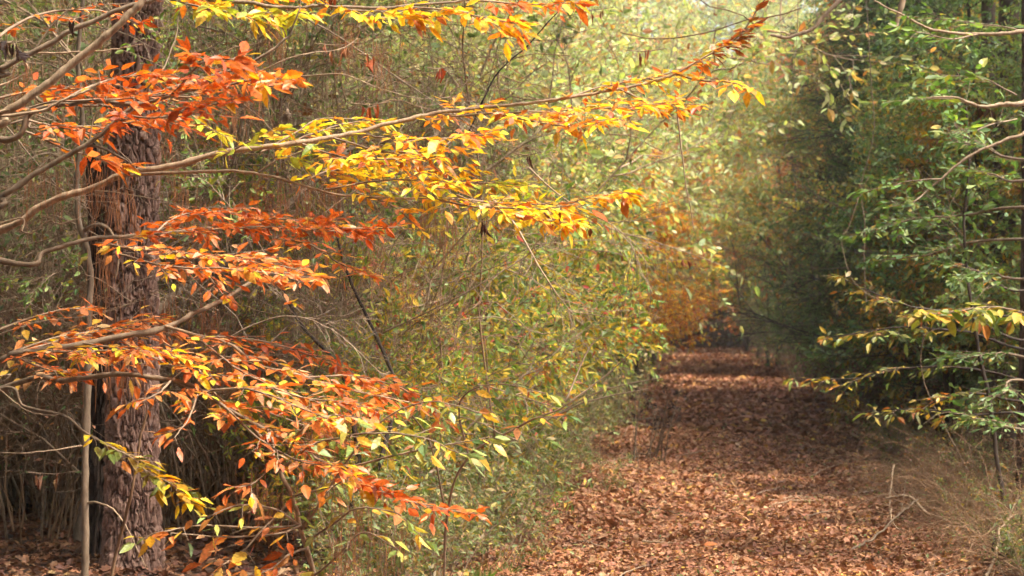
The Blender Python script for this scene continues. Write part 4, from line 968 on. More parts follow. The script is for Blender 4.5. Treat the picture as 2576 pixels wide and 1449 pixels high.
freestem('hanging_vine', 'thin upright vine right of the curved pale vine', 'vine', [(2180, 760, 17), (2172, 660, 17), (2176, 560, 17), (2168, 470, 17), (2200, 330, 17), (2190, 200, 17), (2180, 0, 17)], 0.004, 0.003, 'grey')
freestem('slender_vine', 'long dark vine falling through the upper right foliage', 'vine', [(2010, -30, 15), (2005, 90, 15), (1998, 210, 15), (1985, 330, 15), (1960, 400, 15), (1900, 440, 15)], 0.003, 0.002, 'twig')
freestem('bare_whips', 'spray of bare pale whips crossing the centre thicket', 'twig', [(1240, 500, 9.8), (1300, 570, 9.7), (1340, 640, 9.6), (1390, 720, 9.5), (1440, 790, 9.5)], 0.006, 0.002, 'pale', twigs=16, twL=0.3)
freestem('bare_whips', 'pale dead twig fan among the leaves right of the yellow spray', 'twig', [(1330, 420, 10.5), (1420, 500, 10.4), (1540, 570, 10.3), (1620, 640, 10.3)], 0.005, 0.002, 'pale', twigs=16, twL=0.35)
freestem('bare_whips', 'thin bare twigs spreading in front of the green thicket above the yellow limb', 'twig', [(760, 40, 11.0), (900, 120, 10.9), (1060, 230, 10.8), (1210, 330, 10.8)], 0.006, 0.002, 'twig', twigs=16, twL=0.35)
freestem('bare_whips', 'pale arching twigs beneath the orange tiers in the dim thicket', 'twig', [(520, 880, 10.5), (690, 800, 10.4), (830, 830, 10.3), (980, 960, 10.3)], 0.005, 0.002, 'twig', twigs=16, twL=0.3)
freestem('dark_sapling', 'dark leaning sapling stem under the centre thicket', 'tree', [(840, 1449, 12), (900, 1200, 12.2), (880, 1020, 12.3), (850, 920, 12.4), (760, 820, 12.5), (700, 700, 12.5)], 0.02, 0.008, 'dark', twigs=18, twL=0.7)
freestem('dark_sapling', 'second dark crooked stem rising through the centre thicket', 'tree', [(1000, 1400, 12.6), (960, 1180, 12.6), (1000, 1000, 12.7), (960, 880, 12.7), (880, 700, 12.7), (840, 560, 12.7)], 0.018, 0.006, 'dark', twigs=18, twL=0.7)

for k in range(16):
    px = rng.uniform(60, 1250); py = rng.uniform(120, 950); dd = rng.uniform(10.3, 12.3) if px < 1150 else rng.uniform(12, 15)
    a_ = rng.uniform(-1.3, 1.3); L_ = rng.uniform(120, 260)
    sp = [(px+t_*L_*math.cos(a_)+rng.normal(0, 10), py+t_*L_*math.sin(a_)+18*math.sin(t_*3), dd+rng.normal(0, .1)) for t_ in (-1, -.5, 0, .5, 1)]
    t_ = freestem('bare_twigs', 'thin bare pale twigs criss-crossing in front of the thicket', 'twig', sp, 0.0045, 0.0015, ['pale', 'twig'][k % 2], twigs=12, twL=0.28)
    t_.root['group'] = 'bare twigs crossing the left thicket'

for sp, lb in [([(430, 330, 12.6), (460, 240, 12.5), (440, 170, 12.5), (470, 110, 12.4), (430, 60, 12.3)], 'vine with small fresh green leaves climbing right of the pine trunk'),
               ([(560, 420, 9.8), (540, 300, 9.7), (450, 200, 9.6), (400, 90, 9.5)], 'green leaved vine rising beside the pine trunk'),
               ([(700, 700, 10.2), (640, 600, 10.1), (560, 500, 10), (500, 440, 10)], 'thin green leaved stem between the two orange tiers'),
               ([(330, 760, 10.4), (240, 700, 10.3), (140, 690, 10.2), (60, 720, 10.2)], 'low green leaved twig crossing in front of the dark snag'),
               ([(960, 700, 11), (1000, 600, 10.9), (1060, 540, 10.8), (1000, 480, 10.8)], 'small green leaved stem below the yellow spray')]:
    freestem('leafy_vine', lb, 'vine', sp, 0.003, 0.0015, 'twig', twigs=22, leafpal='leafgreen', twL=0.22, Ln=0.032)

# ---- hanging pine straw caught on branches (uncountable)
def pine_straw():
    g = Geo()
    cl = [(480, 250, 8.4), (640, 180, 8.4), (700, 60, 8.4), (590, 220, 7.9), (880, 60, 8.6), (960, 110, 8.8), (240, 420, 8), (300, 480, 8), (640, 460, 8.6), (700, 480, 8.8), (780, 470, 8.5), (840, 440, 8.5), (1070, 500, 8.3), (1130, 560, 8.3), (1230, 480, 8.5), (100, 420, 8), (60, 180, 8),
          (560, 900, 8), (780, 1060, 7.6), (860, 1020, 7.6), (830, 1200, 7.5), (700, 1230, 7.5), (900, 1290, 7.4), (640, 1200, 7.6), (860, 1360, 7.4), (330, 900, 8.2), (400, 760, 8.4), (520, 760, 8.2), (260, 640, 9), (240, 760, 9), (270, 900, 9), (1000, 1330, 8), (420, 380, 9), (460, 480, 9.2), (520, 520, 9.4), (940, 620, 9.4), (1010, 700, 9.6),
          (240, 440, 12.2), (255, 470, 12.2), (270, 520, 12.2), (235, 560, 12.2)]
    for (x, y, d) in cl:
        n = 26
        p = P(x, y, d)+np.stack([rng.normal(0, 0.035, n), rng.normal(0, 0.1, n), rng.normal(0, 0.03, n)], -1)
        dd = np.stack([rng.normal(0, 0.13, n), rng.normal(0, 0.13, n), -np.ones(n)], -1)
        li = grow(p, dd, rng.uniform(0.1, 0.24, n), 4, 0.05, -0.05); tubes(g, li, np.full((n, 4), 0.0008), 3)
    o = link('hanging_pine_straw', g.mesh('hanging_pine_straw', M['needlebrown']), kind='stuff')
    o['label'] = 'loose rusty pine needles caught hanging on the twigs'; o['category'] = 'pine needles'
pine_straw()

# =============================================================== LEFT THICKET
def edgeL(y): return float(path_x(y))-1.55
def edgeR(y): return float(path_x(y))+1.6

G_L = 'bare brown thickets in the dim left wood'
lab = 'leafless brown thicket of thin crossing stems in the shade behind the pine'
for k in range(44):
    y = rng.uniform(13.6, 27); x = rng.uniform(-0.27*y-1.0, edgeL(y)-2.6)
    place(rng.choice(['twiggy', 'twiggy2']), x, y, s=rng.uniform(0.7, 1.1), label=lab, group=G_L)
for k, (px, d) in enumerate([(60, 13.6), (560, 14.0), (700, 14.2)]):
    q = gloc(px, d); place(['twiggy', 'twiggy2'][k % 2], q[0], d, s=rng.uniform(0.75, 1.0), label=lab, group=G_L)
G_V = 'tangled dry vines in the left wood'
lab = 'tangle of thin dry vines looping and hanging behind the beech sprays'
for k in range(19):
    y = rng.uniform(12.9, 18); x = rng.uniform(-0.26*y-0.4, edgeL(y)-1.3)
    place('vine%d' % (k % 3), x, y, s=rng.uniform(0.8, 1.25), label=lab, group=G_V)
# privet shrubs, pale green small leaves (upper left / centre)
G_P = 'small leaved green shrubs in the left wood'
lab = 'tall twiggy shrub with tiny pale green leaves behind the yellow limb'
for k in range(32):
    y = rng.uniform(15.5, 30); x = rng.uniform(-0.26*y-1, edgeL(y)-1.6)
    place(rng.choice(['privetA', 'privetB']), x, y, s=rng.uniform(0.95, 1.6), label=lab, group=G_P)
# yellow-green shrubs forming the rounded mass beside the path
G_Y = 'yellow and green leaved shrubs along the left of the trail'
lab = 'bushy shrub with slender green and yellow leaves beside the left edge of the trail'
for k, (d, off, s) in enumerate([(12.8, 0.85, 0.5), (14.4, 0.95, 0.8), (15.8, 1.4, 1.0), (17.0, 1.0, 0.85), (18.2, 1.5, 1.15), (19.6, 1.05, 0.95), (21.2, 1.5, 1.2), (23, 1.1, 1.0), (25, 1.6, 1.35), (27, 1.1, 1.05),
                               (30, 1.5, 1.4), (33, 1.2, 1.15), (37, 1.4, 1.35), (42, 1.4, 1.4)]):
    place(['yg', 'yg2'][k % 2], edgeL(d)-off, d, s=s*1.08, label=lab, group=G_Y)
for k, (d, off, s) in enumerate([(17.5, 2.6, 1.2), (20, 2.6, 1.3), (23, 2.7, 1.4)]):
    place(['yg2', 'yg'][k % 2], edgeL(d)-off+0.5, d, s=s*0.9, label='green and yellow leaved shrub deeper in the thicket left of the trail', group='leafy shrubs deeper in the left thicket')
# bright shrubs top centre
G_B = 'sunlit pale green shrubs at the top centre'
lab = 'tall sunlit shrub with pale lime leaves rising above the yellow limb'
for k in range(22):
    y = rng.uniform(18, 42); x = edgeL(y)-rng.uniform(1.8, 4.5)
    place('bright', x, y, s=rng.uniform(1.0, 1.7)*(1+max(0, y-24)*0.018), label=lab, group=G_B)
# golden / rusty trees overhanging the far trail
G_G = 'golden beeches leaning over the far trail'
lab = 'golden orange beech leaning over the far left side of the trail'
for (px, d, s, key) in [(1560, 30, 0.55, 'gold'), (1600, 37, 0.62, 'gold'), (1640, 45, 0.68, 'rust'), (1600, 52, 0.8, 'gold'), (1650, 62, 0.8, 'rust'), (1655, 74, 0.9, 'gold')]:
    q = gloc(px, d); place(key, q[0], d, s=s, label=lab if key == 'gold' else 'rust red beech over the mouth of the tunnel on the left side of the trail', group=G_G)
# mixed wood behind, left
G_M = 'autumn trees deep in the left wood'
lab = 'autumn coloured tree deep in the wood left of the trail'
for k in range(28):
    y = rng.uniform(26, 60); x = edgeL(y)-rng.uniform(3.0, 16)
    place(rng.choice(['mixed', 'darkwood', 'green', 'mixed']), x, y, s=rng.uniform(0.8, 1.3), label=lab, group=G_M)
# arching trees meeting over the far trail
mk_tree('arch', 'arching_tree', '', 'tree', 'dark', 'grey', 'soft', h=8.5, r=0.06, first=0.30, nl=36, limb=0.42, nbr=330, ntw=2000, per=8, Ln=0.085, asp=0.5, tpl='oval', pal='autumnmix', flat=0.7, up=0.2)
lab = 'olive and yellow leaved tree arching over the tunnel of the far trail'
for d, sd, s, key in [(34, 1, 0.72, 'arch'), (39, -1, 0.8, 'arch'), (43, 1, 0.85, 'arch'), (47, -1, 0.95, 'arch'), (52, 1, 0.95, 'arch'), (57, -1, 1.1, 'arch'), (62, 1, 1.1, 'arch'), (68, -1, 1.2, 'arch'), (73, 1, 1.3, 'arch'), (79, -1, 1.4, 'arch'), (84, 1, 1.5, 'arch')]:
    place(key, (edgeR(d)+0.5 if sd > 0 else edgeL(d)-0.5), d, s=s, label=lab, group='trees arching over the far trail', tilt=(0, -0.10*sd))
for d, s in [(50, 0.7), (64, 0.8), (76, 0.9)]:
    place('rust', edgeL(d)-0.2, d, s=s, label='rust brown tree leaning over the far trail from the left', group='rusty trees over the far trail', dz=0.0)
for d, sd, s, key in [(32, -1, 0.55, 'gold'), (36, -1, 0.6, 'gold'), (41, -1, 0.68, 'gold'), (45, -1, 0.7, 'rust'), (51, -1, 0.8, 'gold'), (60, -1, 0.9, 'gold'), (56, 1, 0.75, 'gold'), (66, 1, 0.95, 'rust'), (72, -1, 1.0, 'gold'), (78, 1, 1.1, 'gold'), (47, -1, 0.72, 'gold'), (83, -1, 1.15, 'rust')]:
    place(key, edgeR(d)-0.1 if sd > 0 else edgeL(d)-0.15, d, s=s, label='orange leaved tree arching low over the dark end of the trail', group='orange trees over the tunnel mouth', tilt=(0, -0.12*sd), rz=0.0+d)
# far wood
G_F = 'tall trees closing the view beyond the trail'
lab = 'tall pale green tree in the bright wood beyond the end of the trail'
for k in range(46):
    y = rng.uniform(62, 125); x = float(path_x(y))+rng.uniform(-32, 30)
    if abs(x-float(path_x(y))) < 3.5 and y < 95: x += 7*np.sign(x-float(path_x(y)))
    place('canopy', x, y, s=rng.uniform(0.85, 1.35), label=lab, group=G_F)
lab = 'leafy shrub filling the end of the trail where it turns out of sight'
for k, (dx, y, s) in enumerate([(-3.0, 88, 1.6), (-1.6, 90, 1.5), (-0.4, 89, 1.5), (0.9, 91, 1.6), (2.2, 88, 1.6), (3.4, 90, 1.7), (-2.2, 94, 2.2), (0.2, 95, 2.3), (2.6, 94, 2.2), (-4.4, 91, 2.0), (4.8, 92, 2.0), (1.4, 98, 2.8), (-1.0, 98, 2.8)]):
    place(['hollybush', 'hollybush', 'yg2', 'privetA'][k % 4], float(path_x(y))+dx, y, s=s, label=lab, group='shrubs where the trail ends')
for k in range(16):
    place('brown', float(path_x(84))-5.5+k*0.72, 84.5+(k % 3)*0.7, s=rng.uniform(0.9, 1.3), label='brown leaved brush in the hollow where the trail disappears', group='brown brush where the trail ends')
for k in range(26):
    y = rng.uniform(20, 60); x = edgeR(y)+rng.uniform(0.5, 2.6)
    place('brown', x, y, s=rng.uniform(0.35, 0.7), label='brown brush in the shade along the right side of the trail', group='brown brush along the right side')
for k in range(20):
    y = rng.uniform(14, 50); x = edgeL(y)-rng.uniform(1.4, 4.0)
    place('brown', x, y, s=rng.uniform(0.5, 0.9), label='brown brush in the dim left thicket', group='brown brush in the left thicket')
for k in range(15):
    place('hollybush', float(path_x(87))-5.5+k*0.8, 86.5+(k % 3)*0.8, s=rng.uniform(1.2, 1.9), label='dark leafy bush in the shade at the end of the trail', group='dark bushes where the trail ends')
for k, (dx, y, s) in enumerate([(-2.5, 100, 1.0), (1.5, 101, 1.1), (5, 99, 1.0), (-6, 98, 1.0), (0, 108, 1.3), (-4, 110, 1.3), (4, 112, 1.4), (8, 108, 1.3), (-9, 107, 1.3)]):
    place(['canopy', 'mixed'][k % 2] if k > 3 else 'canopy', float(path_x(y))+dx, y, s=s, label='tall pale green tree in the bright wood beyond the end of the trail', group=G_F)
lab = 'dark leafy tree closing the end of the tunnel of the trail'
for k in range(34):
    y = rng.uniform(90, 116); x = float(path_x(y))+rng.uniform(-22, 22)
    place(rng.choice(['darkwood', 'mixed', 'darkwood']), x, y, s=rng.uniform(0.9, 1.4), label=lab, group='dark trees at the end of the trail')

# =============================================================== RIGHT SIDE
hol = [(2000, 33, 0.8, 'holly with dense dark glossy leaves at the right of the tunnel mouth'),
       (2060, 27, 0.95, 'holly spreading glossy blue green leaves over the right trail edge'),
       (2300, 24, 1.0, 'holly standing behind the yellow green beech sprays on the right'),
       (2470, 22.5, 1.0, 'holly with dark leaves close to the right edge'),
       (2600, 20, 1.0, 'holly half cut off by the right edge of the view'),
       (2180, 34, 1.2, 'tall holly further back on the right side'),
       (2010, 48, 1.2, 'most distant tall holly beside the dark tunnel')]
for px, d, s, lb in hol:
    q = gloc(px, d); place('holly', max(q[0], edgeR(d)+1.0), d, s=s, label=lb, group='hollies on the right side')
for px, d, s, lb in [(2300, 27, 1.45, 'tall feathery dark green cedar in the upper right'), (2160, 29, 1.3, 'slim feathery cedar nearer the tunnel'), (2480, 27, 1.5, 'feathery cedar behind the hollies at the right edge')]:
    q = gloc(px, d); place('cedar', max(q[0], edgeR(d)+1.1), d, s=s, label=lb, group='cedars on the right side')
for px, d, s, lb in [(2250, 21.5, 0.85, 'young beech with olive yellow layered leaves standing low on the right'), (2120, 25, 0.85, 'young beech with yellow green tiers beside the right trail edge'), (2500, 20.5, 0.9, 'young beech with yellow leaves among hollies at the right'),
                     (2380, 23, 0.95, 'young beech between the hollies and the right edge'), (2050, 33, 1.0, 'distant small yellow beech on the right of the trail')]:
    q = gloc(px, d); place('ygtree', max(q[0], edgeR(d)+0.8), d, s=s, label=lb, group='young yellow beeches on the right side')
for px, d, s in [(2480, 32, 1.0), (2250, 38, 1.0), (2380, 36, 1.1), (2060, 50, 1.2)]:
    q = gloc(px, d); place('rust', max(q[0], edgeR(d)+1.5), d, s=s, label='rust brown tree glimpsed between evergreens on the right', group='rusty trees in the right wood')
G_R = 'green trees in the right wood'
lab = 'leafy green tree in the wood right of the trail'
for k in range(34):
    y = rng.uniform(26, 62); x = edgeR(y)+rng.uniform(2.4, 13)
    place(rng.choice(['green', 'green', 'gold', 'mixed', 'rust', 'mixed']), x, y, s=rng.uniform(0.85, 1.25), label=lab, group=G_R)
lab = 'glossy dark evergreen bush in the undergrowth right of the trail'
for k in range(20):
    y = rng.uniform(21, 34); x = edgeR(y)+rng.uniform(0.8, 3.6)
    place('hollybush', x, y, s=rng.uniform(0.4, 0.85), label=lab, group='evergreen bushes in the right undergrowth')
lab = 'young beech with yellowing layered leaves under the evergreens on the right'
for k in range(16):
    y = rng.uniform(21, 36); x = edgeR(y)+rng.uniform(0.8, 3.6)
    place('ygtree', x, y, s=rng.uniform(0.5, 0.9), label=lab, group='small yellowing beeches in the right undergrowth')
lab = 'small leafy green tree standing close behind the right verge'
for k in range(12):
    y = rng.uniform(22, 32); x = edgeR(y)+rng.uniform(1.3, 4.0)
    place(rng.choice(['green', 'ygtree', 'green']), x, y, s=rng.uniform(0.6, 0.95), label=lab, group='small green trees behind the right verge')
for x, y, s, key in [(4.95, 17.6, 0.6, 'green'), (5.5, 19.6, 0.7, 'green'), (5.2, 21.2, 0.7, 'ygtree'), (4.7, 16.0, 0.55, 'holly'), (5.9, 20.6, 0.75, 'holly'), (5.0, 18.8, 0.8, 'ygtree'), (5.7, 17.4, 0.8, 'green'), (4.6, 15.2, 0.45, 'green')]:
    place(key, x, y, s=s, label='small tree crowding the right edge of the view behind the bare dark sapling', group='small trees crowding the right edge')
lab = 'olive leaved tree spreading over the right trail edge'
for k, (d, off, s) in enumerate([(22.5, 1.6, 0.62), (25, 1.0, 0.62), (28, 1.3, 0.7), (31, 0.8, 0.68), (35, 1.2, 0.8), (24, 3.0, 0.75), (29, 3.0, 0.85)]):
    place('arch', edgeR(d)+off+0.3, d, s=s, label=lab, group='olive trees over the right trail edge')
lab = 'pale leaved shrub in the wood right of the trail'
for k in range(20):
    y = rng.uniform(23, 56); x = edgeR(y)+rng.uniform(0.9, 4.5)
    place(['bright', 'privetA', 'yg'][k % 3], x, y, s=rng.uniform(0.8, 1.4), label=lab, group='pale shrubs right of the trail')
lab = 'bushy green shrub lining the right side of the trail'
for k, (y, off, s) in enumerate([(25, 0.6, 0.5), (29, 0.3, 0.6), (33, 0.2, 0.8), (36, 0.2, 0.9), (40, 0.0, 0.9), (44, -0.1, 1.0), (48, -0.1, 1.1), (52, -0.2, 1.1), (56, -0.2, 1.2), (61, -0.3, 1.3), (66, -0.3, 1.4), (71, -0.4, 1.4), (76, -0.4, 1.5), (82, -0.5, 1.6), (64, 1.4, 1.5), (74, 1.4, 1.6), (84, 1.2, 1.7), (58, 1.5, 1.3), (50, 1.5, 1.3)]):
    place(['hollybush', 'privetA'][k % 2], edgeR(y)+1.1+off-(0.75 if 28 < y < 62 else 0.1), y, s=s, label=lab, group='shrubs along the right of the trail')
lab = 'green shrub crowding the far left side of the trail'
for k, (y, s) in enumerate([(44, 1.2), (48, 1.2), (52, 1.3), (56, 1.3), (60, 1.3), (66, 1.5), (71, 1.5), (77, 1.6), (83, 1.6)]):
    place(['hollybush', 'privetB'][k % 2], edgeL(y)-1.2, y, s=s, label=lab, group='shrubs along the far left of the trail')
lab = 'thicket of bare brown stems in the shade under the right hand trees'
for k in range(26):
    y = rng.uniform(20, 32); x = edgeR(y)+rng.uniform(2.0, 5)
    place(rng.choice(['twiggy', 'twiggy2']), x, y, s=rng.uniform(0.4, 0.65), label=lab, group='bare thickets under the right hand trees')
# dark trunks on the right
for px, d, r_, lb in [(2585, 14.6, 0.08, 'rough dark trunk along the right edge of the view'), (2018, 31, 0.09, 'dark trunk standing in shade right of the tunnel'), (2235, 22, 0.10, 'thick dark trunk behind the low yellow beech'), (2120, 27, 0.09, 'shadowed trunk behind the holly at the trail side'),
                      (2460, 21, 0.14, 'dark trunk deep in the right wood behind the hollies')]:
    b = gloc(px, d); b[0] = max(b[0], edgeR(d)+(1.3 if d > 16 else 0)); b[2] = float(gz(b[0], d)); t = Tree('shaded_tree', lb, 'tree', b)
    g = Geo(); n = 26; q = smooth_path([b-[0, 0, .1], b+np.array([rng.normal(0, .05), 0, 3.0]), b+np.array([rng.normal(0, .15), 0, 6.5]), b+np.array([rng.normal(0, .3), 0, 9.5])], n)
    tubes(g, q[None], (r_*np.linspace(1, 0.5, n)*(1+0.4*np.exp(-np.linspace(0, 14, n))))[None], 14)
    if d < 16:
        g = bark_trunk(0.078, 9.5, 4.6, 0.006, 0.0, 0.045, 0.2, 0.016, 5.5, ((0.07, 0.045, 0.035), (0.15, 0.105, 0.08)), (0.02, 0.013, 0.01), na=80, dz=0.02)
        link('trunk', g.mesh('trunk', M['pine']), t.root)
        q = np.stack([np.linspace(b[0], b[0]+0.06, n), np.full(n, b[1]), np.linspace(b[2], 9.4, n)], -1)
    else: t.part('trunk', g, M['rough'])
    w = Geo(); l = Geo()
    p, dd, i, tt = children(q[None], 26, 0.55, 1, 60, 0.1); li = grow(p, dd, rng.uniform(1.0, 2.2, 26), 7, 0.08, 0); tubes(w, li, 0.02*np.linspace(1, 0.2, 7)*np.ones((26, 1)), 5)
    p, dd, i, tt = children(li, 260, 0.2, 1, 45); tw = grow(p, dd, 0.5, 4, 0.1, 0); tubes(w, tw, 0.004*np.ones((260, 4)), 3)
    leaf_on(l, tw, 12, 0.08, 0.5, 'oval', 'autumnmix', flat=0.5)
    t.part('branches', w, M['dark']); t.part('crown', l, M['soft'])
freestem('slender_sapling', 'slender dark sapling stem rising through holly near the right edge', 'tree', [(2525, 1260, 13.2), (2505, 1140, 13.2), (2491, 1015, 13.2), (2470, 906, 13.2), (2452, 805, 13.2), (2435, 680, 13.2), (2428, 559, 13.2), (2440, 400, 13.2), (2430, 250, 13.2)], 0.016, 0.007, 'dark', twigs=26, leafpal='holly', twL=0.6, lm='gloss', Ln=0.06)
# closer leafy branches entering from the right edge
bR = np.array([4.3, 13.0, float(gz(4.3, 13))])
rt = Tree('broadleaf_tree', 'broad leaved tree at the right edge holding fresh green leaf clusters on pale limbs', 'tree', bR)
rt.trunk((4.2, 13, 7.5), 0.10, M['grey'])
def startR(z): d = 13.0; return (4.25/d*F+1288, HOR-(z-CAMZ)/d*F, d)
Gp = dict(pal='leafgreen', Ln=0.064, asp=0.52, flat=0.7, hang=0.1, tpl='oval', leaf_gap=0.05, sub=True)
def heroR(spec, r0, r1, wm, sprays): hero(rt, spec, r0, r1, wm, sprays, 'gloss')
heroR([startR(3.2), (2700, 60, 12.5), (2576, 76, 12), (2459, 84, 12), (2355, 76, 12), (2286, 45, 12), (2200, 0, 12)], 0.016, 0.004, 'pale', [
    dict(path=[(2576, 76, 12), (2480, 60, 12.2), (2400, 50, 12.4), (2300, 40, 12.6)], tw_len=0.3, tw_gap=0.075, **Gp),
    dict(path=[(2459, 84, 12), (2400, 95, 11.7), (2320, 80, 11.6), (2270, 70, 11.6)], tw_len=0.25, tw_gap=0.075, **Gp)])
heroR([startR(2.6), (2650, 250, 12.3), (2576, 258, 12), (2520, 262, 12), (2466, 268, 12), (2400, 245, 12), (2330, 245, 12)], 0.022, 0.004, 'pale', [
    dict(path=[(2560, 240, 12), (2480, 200, 12.1), (2400, 190, 12.2), (2300, 175, 12.3)], tw_len=0.34, tw_gap=0.06, **Gp),
    dict(path=[(2466, 268, 12), (2400, 250, 12), (2330, 250, 12), (2240, 255, 12)], tw_len=0.26, tw_gap=0.07, **Gp),
    dict(path=[(2560, 300, 12), (2500, 310, 11.8), (2440, 330, 11.7), (2400, 310, 11.6)], tw_len=0.3, tw_gap=0.09, **{**Gp, 'pal': 'holly'})])
heroR([startR(1.8), (2650, 360, 12.6), (2560, 340, 12.5), (2490, 365, 12.5), (2435, 392, 12.5), (2370, 450, 12.5), (2320, 492, 12.5)], 0.014, 0.005, 'pale', [
    dict(path=[(2370, 450, 12.5), (2300, 455, 12.4), (2240, 470, 12.3), (2180, 480, 12.3)], tw_len=0.26, tw_gap=0.07, **Gp),
    dict(path=[(2320, 492, 12.5), (2290, 510, 12.4), (2240, 520, 12.3)], tw_len=0.2, tw_gap=0.07, **Gp)])
heroR([startR(1.2), (2650, 820, 12.6), (2560, 780, 12.5), (2480, 770, 12.4), (2400, 780, 12.3), (2330, 790, 12.2)], 0.010, 0.003, 'grey', [
    dict(tw_len=0.24, tw_gap=0.09, t0=0.3, **{**Gp, 'pal': 'olive', 'Ln': 0.095, 'hang': 0.3})])

by = np.array([4.35, 14.5, float(gz(4.35, 14.5))])
yb = Tree('young_beech', 'beech outside the right edge reaching in with low tiers of yellow green leaves', 'tree', by)
yb.trunk((4.3, 14.5, 5.5), 0.06, M['dark'])
def startY(z): d = 14.5; return (4.33/d*F+1288, HOR-(z-CAMZ)/d*F, d)
Op = dict(pal='olive', Ln=0.068, asp=0.42, flat=0.72, hang=0.3, tpl='serrate', leaf_gap=0.045)
PY = [(3, (0.30, 0.32, 0.06)), (2.5, (0.45, 0.34, 0.05)), (2.5, (0.19, 0.26, 0.06)), (1, (0.48, 0.22, 0.05))]
for spec, pal in [
    ([startY(1.5), (2576, 800, 14.3), (2440, 790, 14.2), (2300, 770, 14.1), (2190, 735, 14), (2110, 695, 14)], PY),
    ([startY(1.9), (2576, 730, 14), (2480, 690, 13.8), (2400, 660, 13.7), (2330, 640, 13.6)], 'olive'),
    ([startY(1.4), (2576, 860, 13.8), (2440, 800, 13.6), (2330, 790, 13.5), (2280, 800, 13.5)], PY),
    ([startY(1.3), (2576, 880, 13.6), (2440, 840, 13.4), (2300, 825, 13.3), (2200, 832, 13.2), (2085, 850, 13.2)], PY),
    ([startY(1.0), (2600, 960, 14.4), (2450, 930, 14.6), (2300, 925, 14.8), (2150, 950, 15), (2000, 952, 15)], PY),
    ([startY(0.9), (2576, 1010, 14), (2450, 990, 13.9), (2360, 1010, 13.9), (2310, 1030, 13.9)], 'olive'),
    ([startY(0.8), (2576, 1040, 14), (2440, 1045, 14), (2300, 1030, 14), (2190, 1040, 14)], PY)]:
    hero(yb, spec, 0.011, 0.003, 'dark', [dict(tw_len=0.30, tw_gap=0.15, t0=0.42, **{**Op, 'pal': pal})], 'beech')
bh = np.array([4.1, 12.6, float(gz(4.1, 12.6))])
hh = Tree('holly_tree', 'holly outside the right edge pushing dark glossy leaf sprays into view', 'tree', bh)
hh.trunk((4.0, 12.6, 6.0), 0.07, M['grey'])
def startH(z): d = 12.6; return (4.07/d*F+1288, HOR-(z-CAMZ)/d*F, d)
Hp = dict(pal='holly', Ln=0.056, asp=0.46, flat=0.5, hang=0.15, tpl='obov', leaf_gap=0.036)
for spec, pal in [
    ([startH(2.6), (2576, 400, 12.8), (2480, 370, 12.9), (2400, 360, 13)], 'holly'),
    ([startH(2.2), (2576, 520, 13), (2420, 540, 13.4), (2280, 555, 13.8), (2130, 600, 14)], 'holly'),
    ([startH(2.0), (2576, 600, 13), (2440, 610, 13.2), (2330, 640, 13.4), (2190, 660, 13.8)], 'holly'),
    ([startH(1.8), (2576, 700, 12.8), (2500, 690, 12.8), (2420, 700, 12.8)], 'holly'),
    ([startH(2.5), (2576, 455, 12.8), (2500, 440, 12.9), (2430, 430, 13)], 'leafgreen'),
    ([startH(1.1), (2576, 900, 12.8), (2500, 890, 12.8), (2420, 900, 12.8)], 'holly'),
    ([startH(0.9), (2576, 960, 12.6), (2520, 990, 12.5), (2460, 1020, 12.5)], 'holly'),
    ([startH(0.8), (2576, 1080, 12.4), (2510, 1060, 12.3), (2440, 1050, 12.3)], 'holly')]:
    hero(hh, spec, 0.012, 0.003, 'grey', [dict(tw_len=0.34, tw_gap=0.08, t0=0.4, **{**Hp, 'pal': pal})], 'gloss')

# unseen limbs added above the frame to shade the lower left
def overhang(tree, x0, y0, z0, ends, r=0.05):
    w = Geo(); l = Geo()
    for (x, y, z) in ends:
        q = smooth_path([(x0, y0, z0), ((x0+x)/2, (y0+y)/2, (z0+z)/2+0.35), (x, y, z)], 16)
        tubes(w, q[None], (r*np.linspace(1, 0.2, 16))[None], 6)
        p, d, i, t = children(q[None], 26, 0.5, 1, 50, 0, 0.6); b_ = grow(p, d, rng.uniform(0.5, 1.1, 26), 6, 0.08, 0.0); tubes(w, b_, 0.008*np.linspace(1, .3, 6)*np.ones((26, 1)), 4)
        p, d, i, t = children(b_, 170, 0.2, 1, 45, 0, 0.5); t_ = grow(p, d, 0.28, 4, 0.1, 0); tubes(w, t_, 0.002*np.ones((170, 4)), 3)
        leaf_on(l, t_, 12, 0.09, 0.55, 'oval', 'leafgreen', flat=0.75)
    o = tree.part('shade_limbs', w, M['grey']); tree.part('shade_leaves', l, M['soft'], o)
overhang(rt, 4.2, 13, 5.2, [(-0.9, 9.9, 5.2), (-1.0, 10.6, 5.5), (-0.8, 11.3, 5.5), (-1.0, 12.0, 5.8), (-1.2, 13.0, 5.9), (-0.6, 13.9, 6.2), (-1.3, 11.2, 6.3)])
bO = np.array([5.2, 17.5, float(gz(5.2, 17.5))])  # second unseen tree, added to darken the left wood further back
ov = Tree('broadleaf_tree', 'unseen tree added right of the view, its high limbs shading the left thicket', 'tree', bO)
ov.trunk((5.0, 17.5, 8.5), 0.12, M['grey'])
overhang(ov, 5.0, 17.5, 6.2, [(-0.4, 14.8, 6.2), (0.0, 16.2, 6.6), (0.2, 17.6, 6.4), (-0.8, 15.6, 7.0)], 0.06)

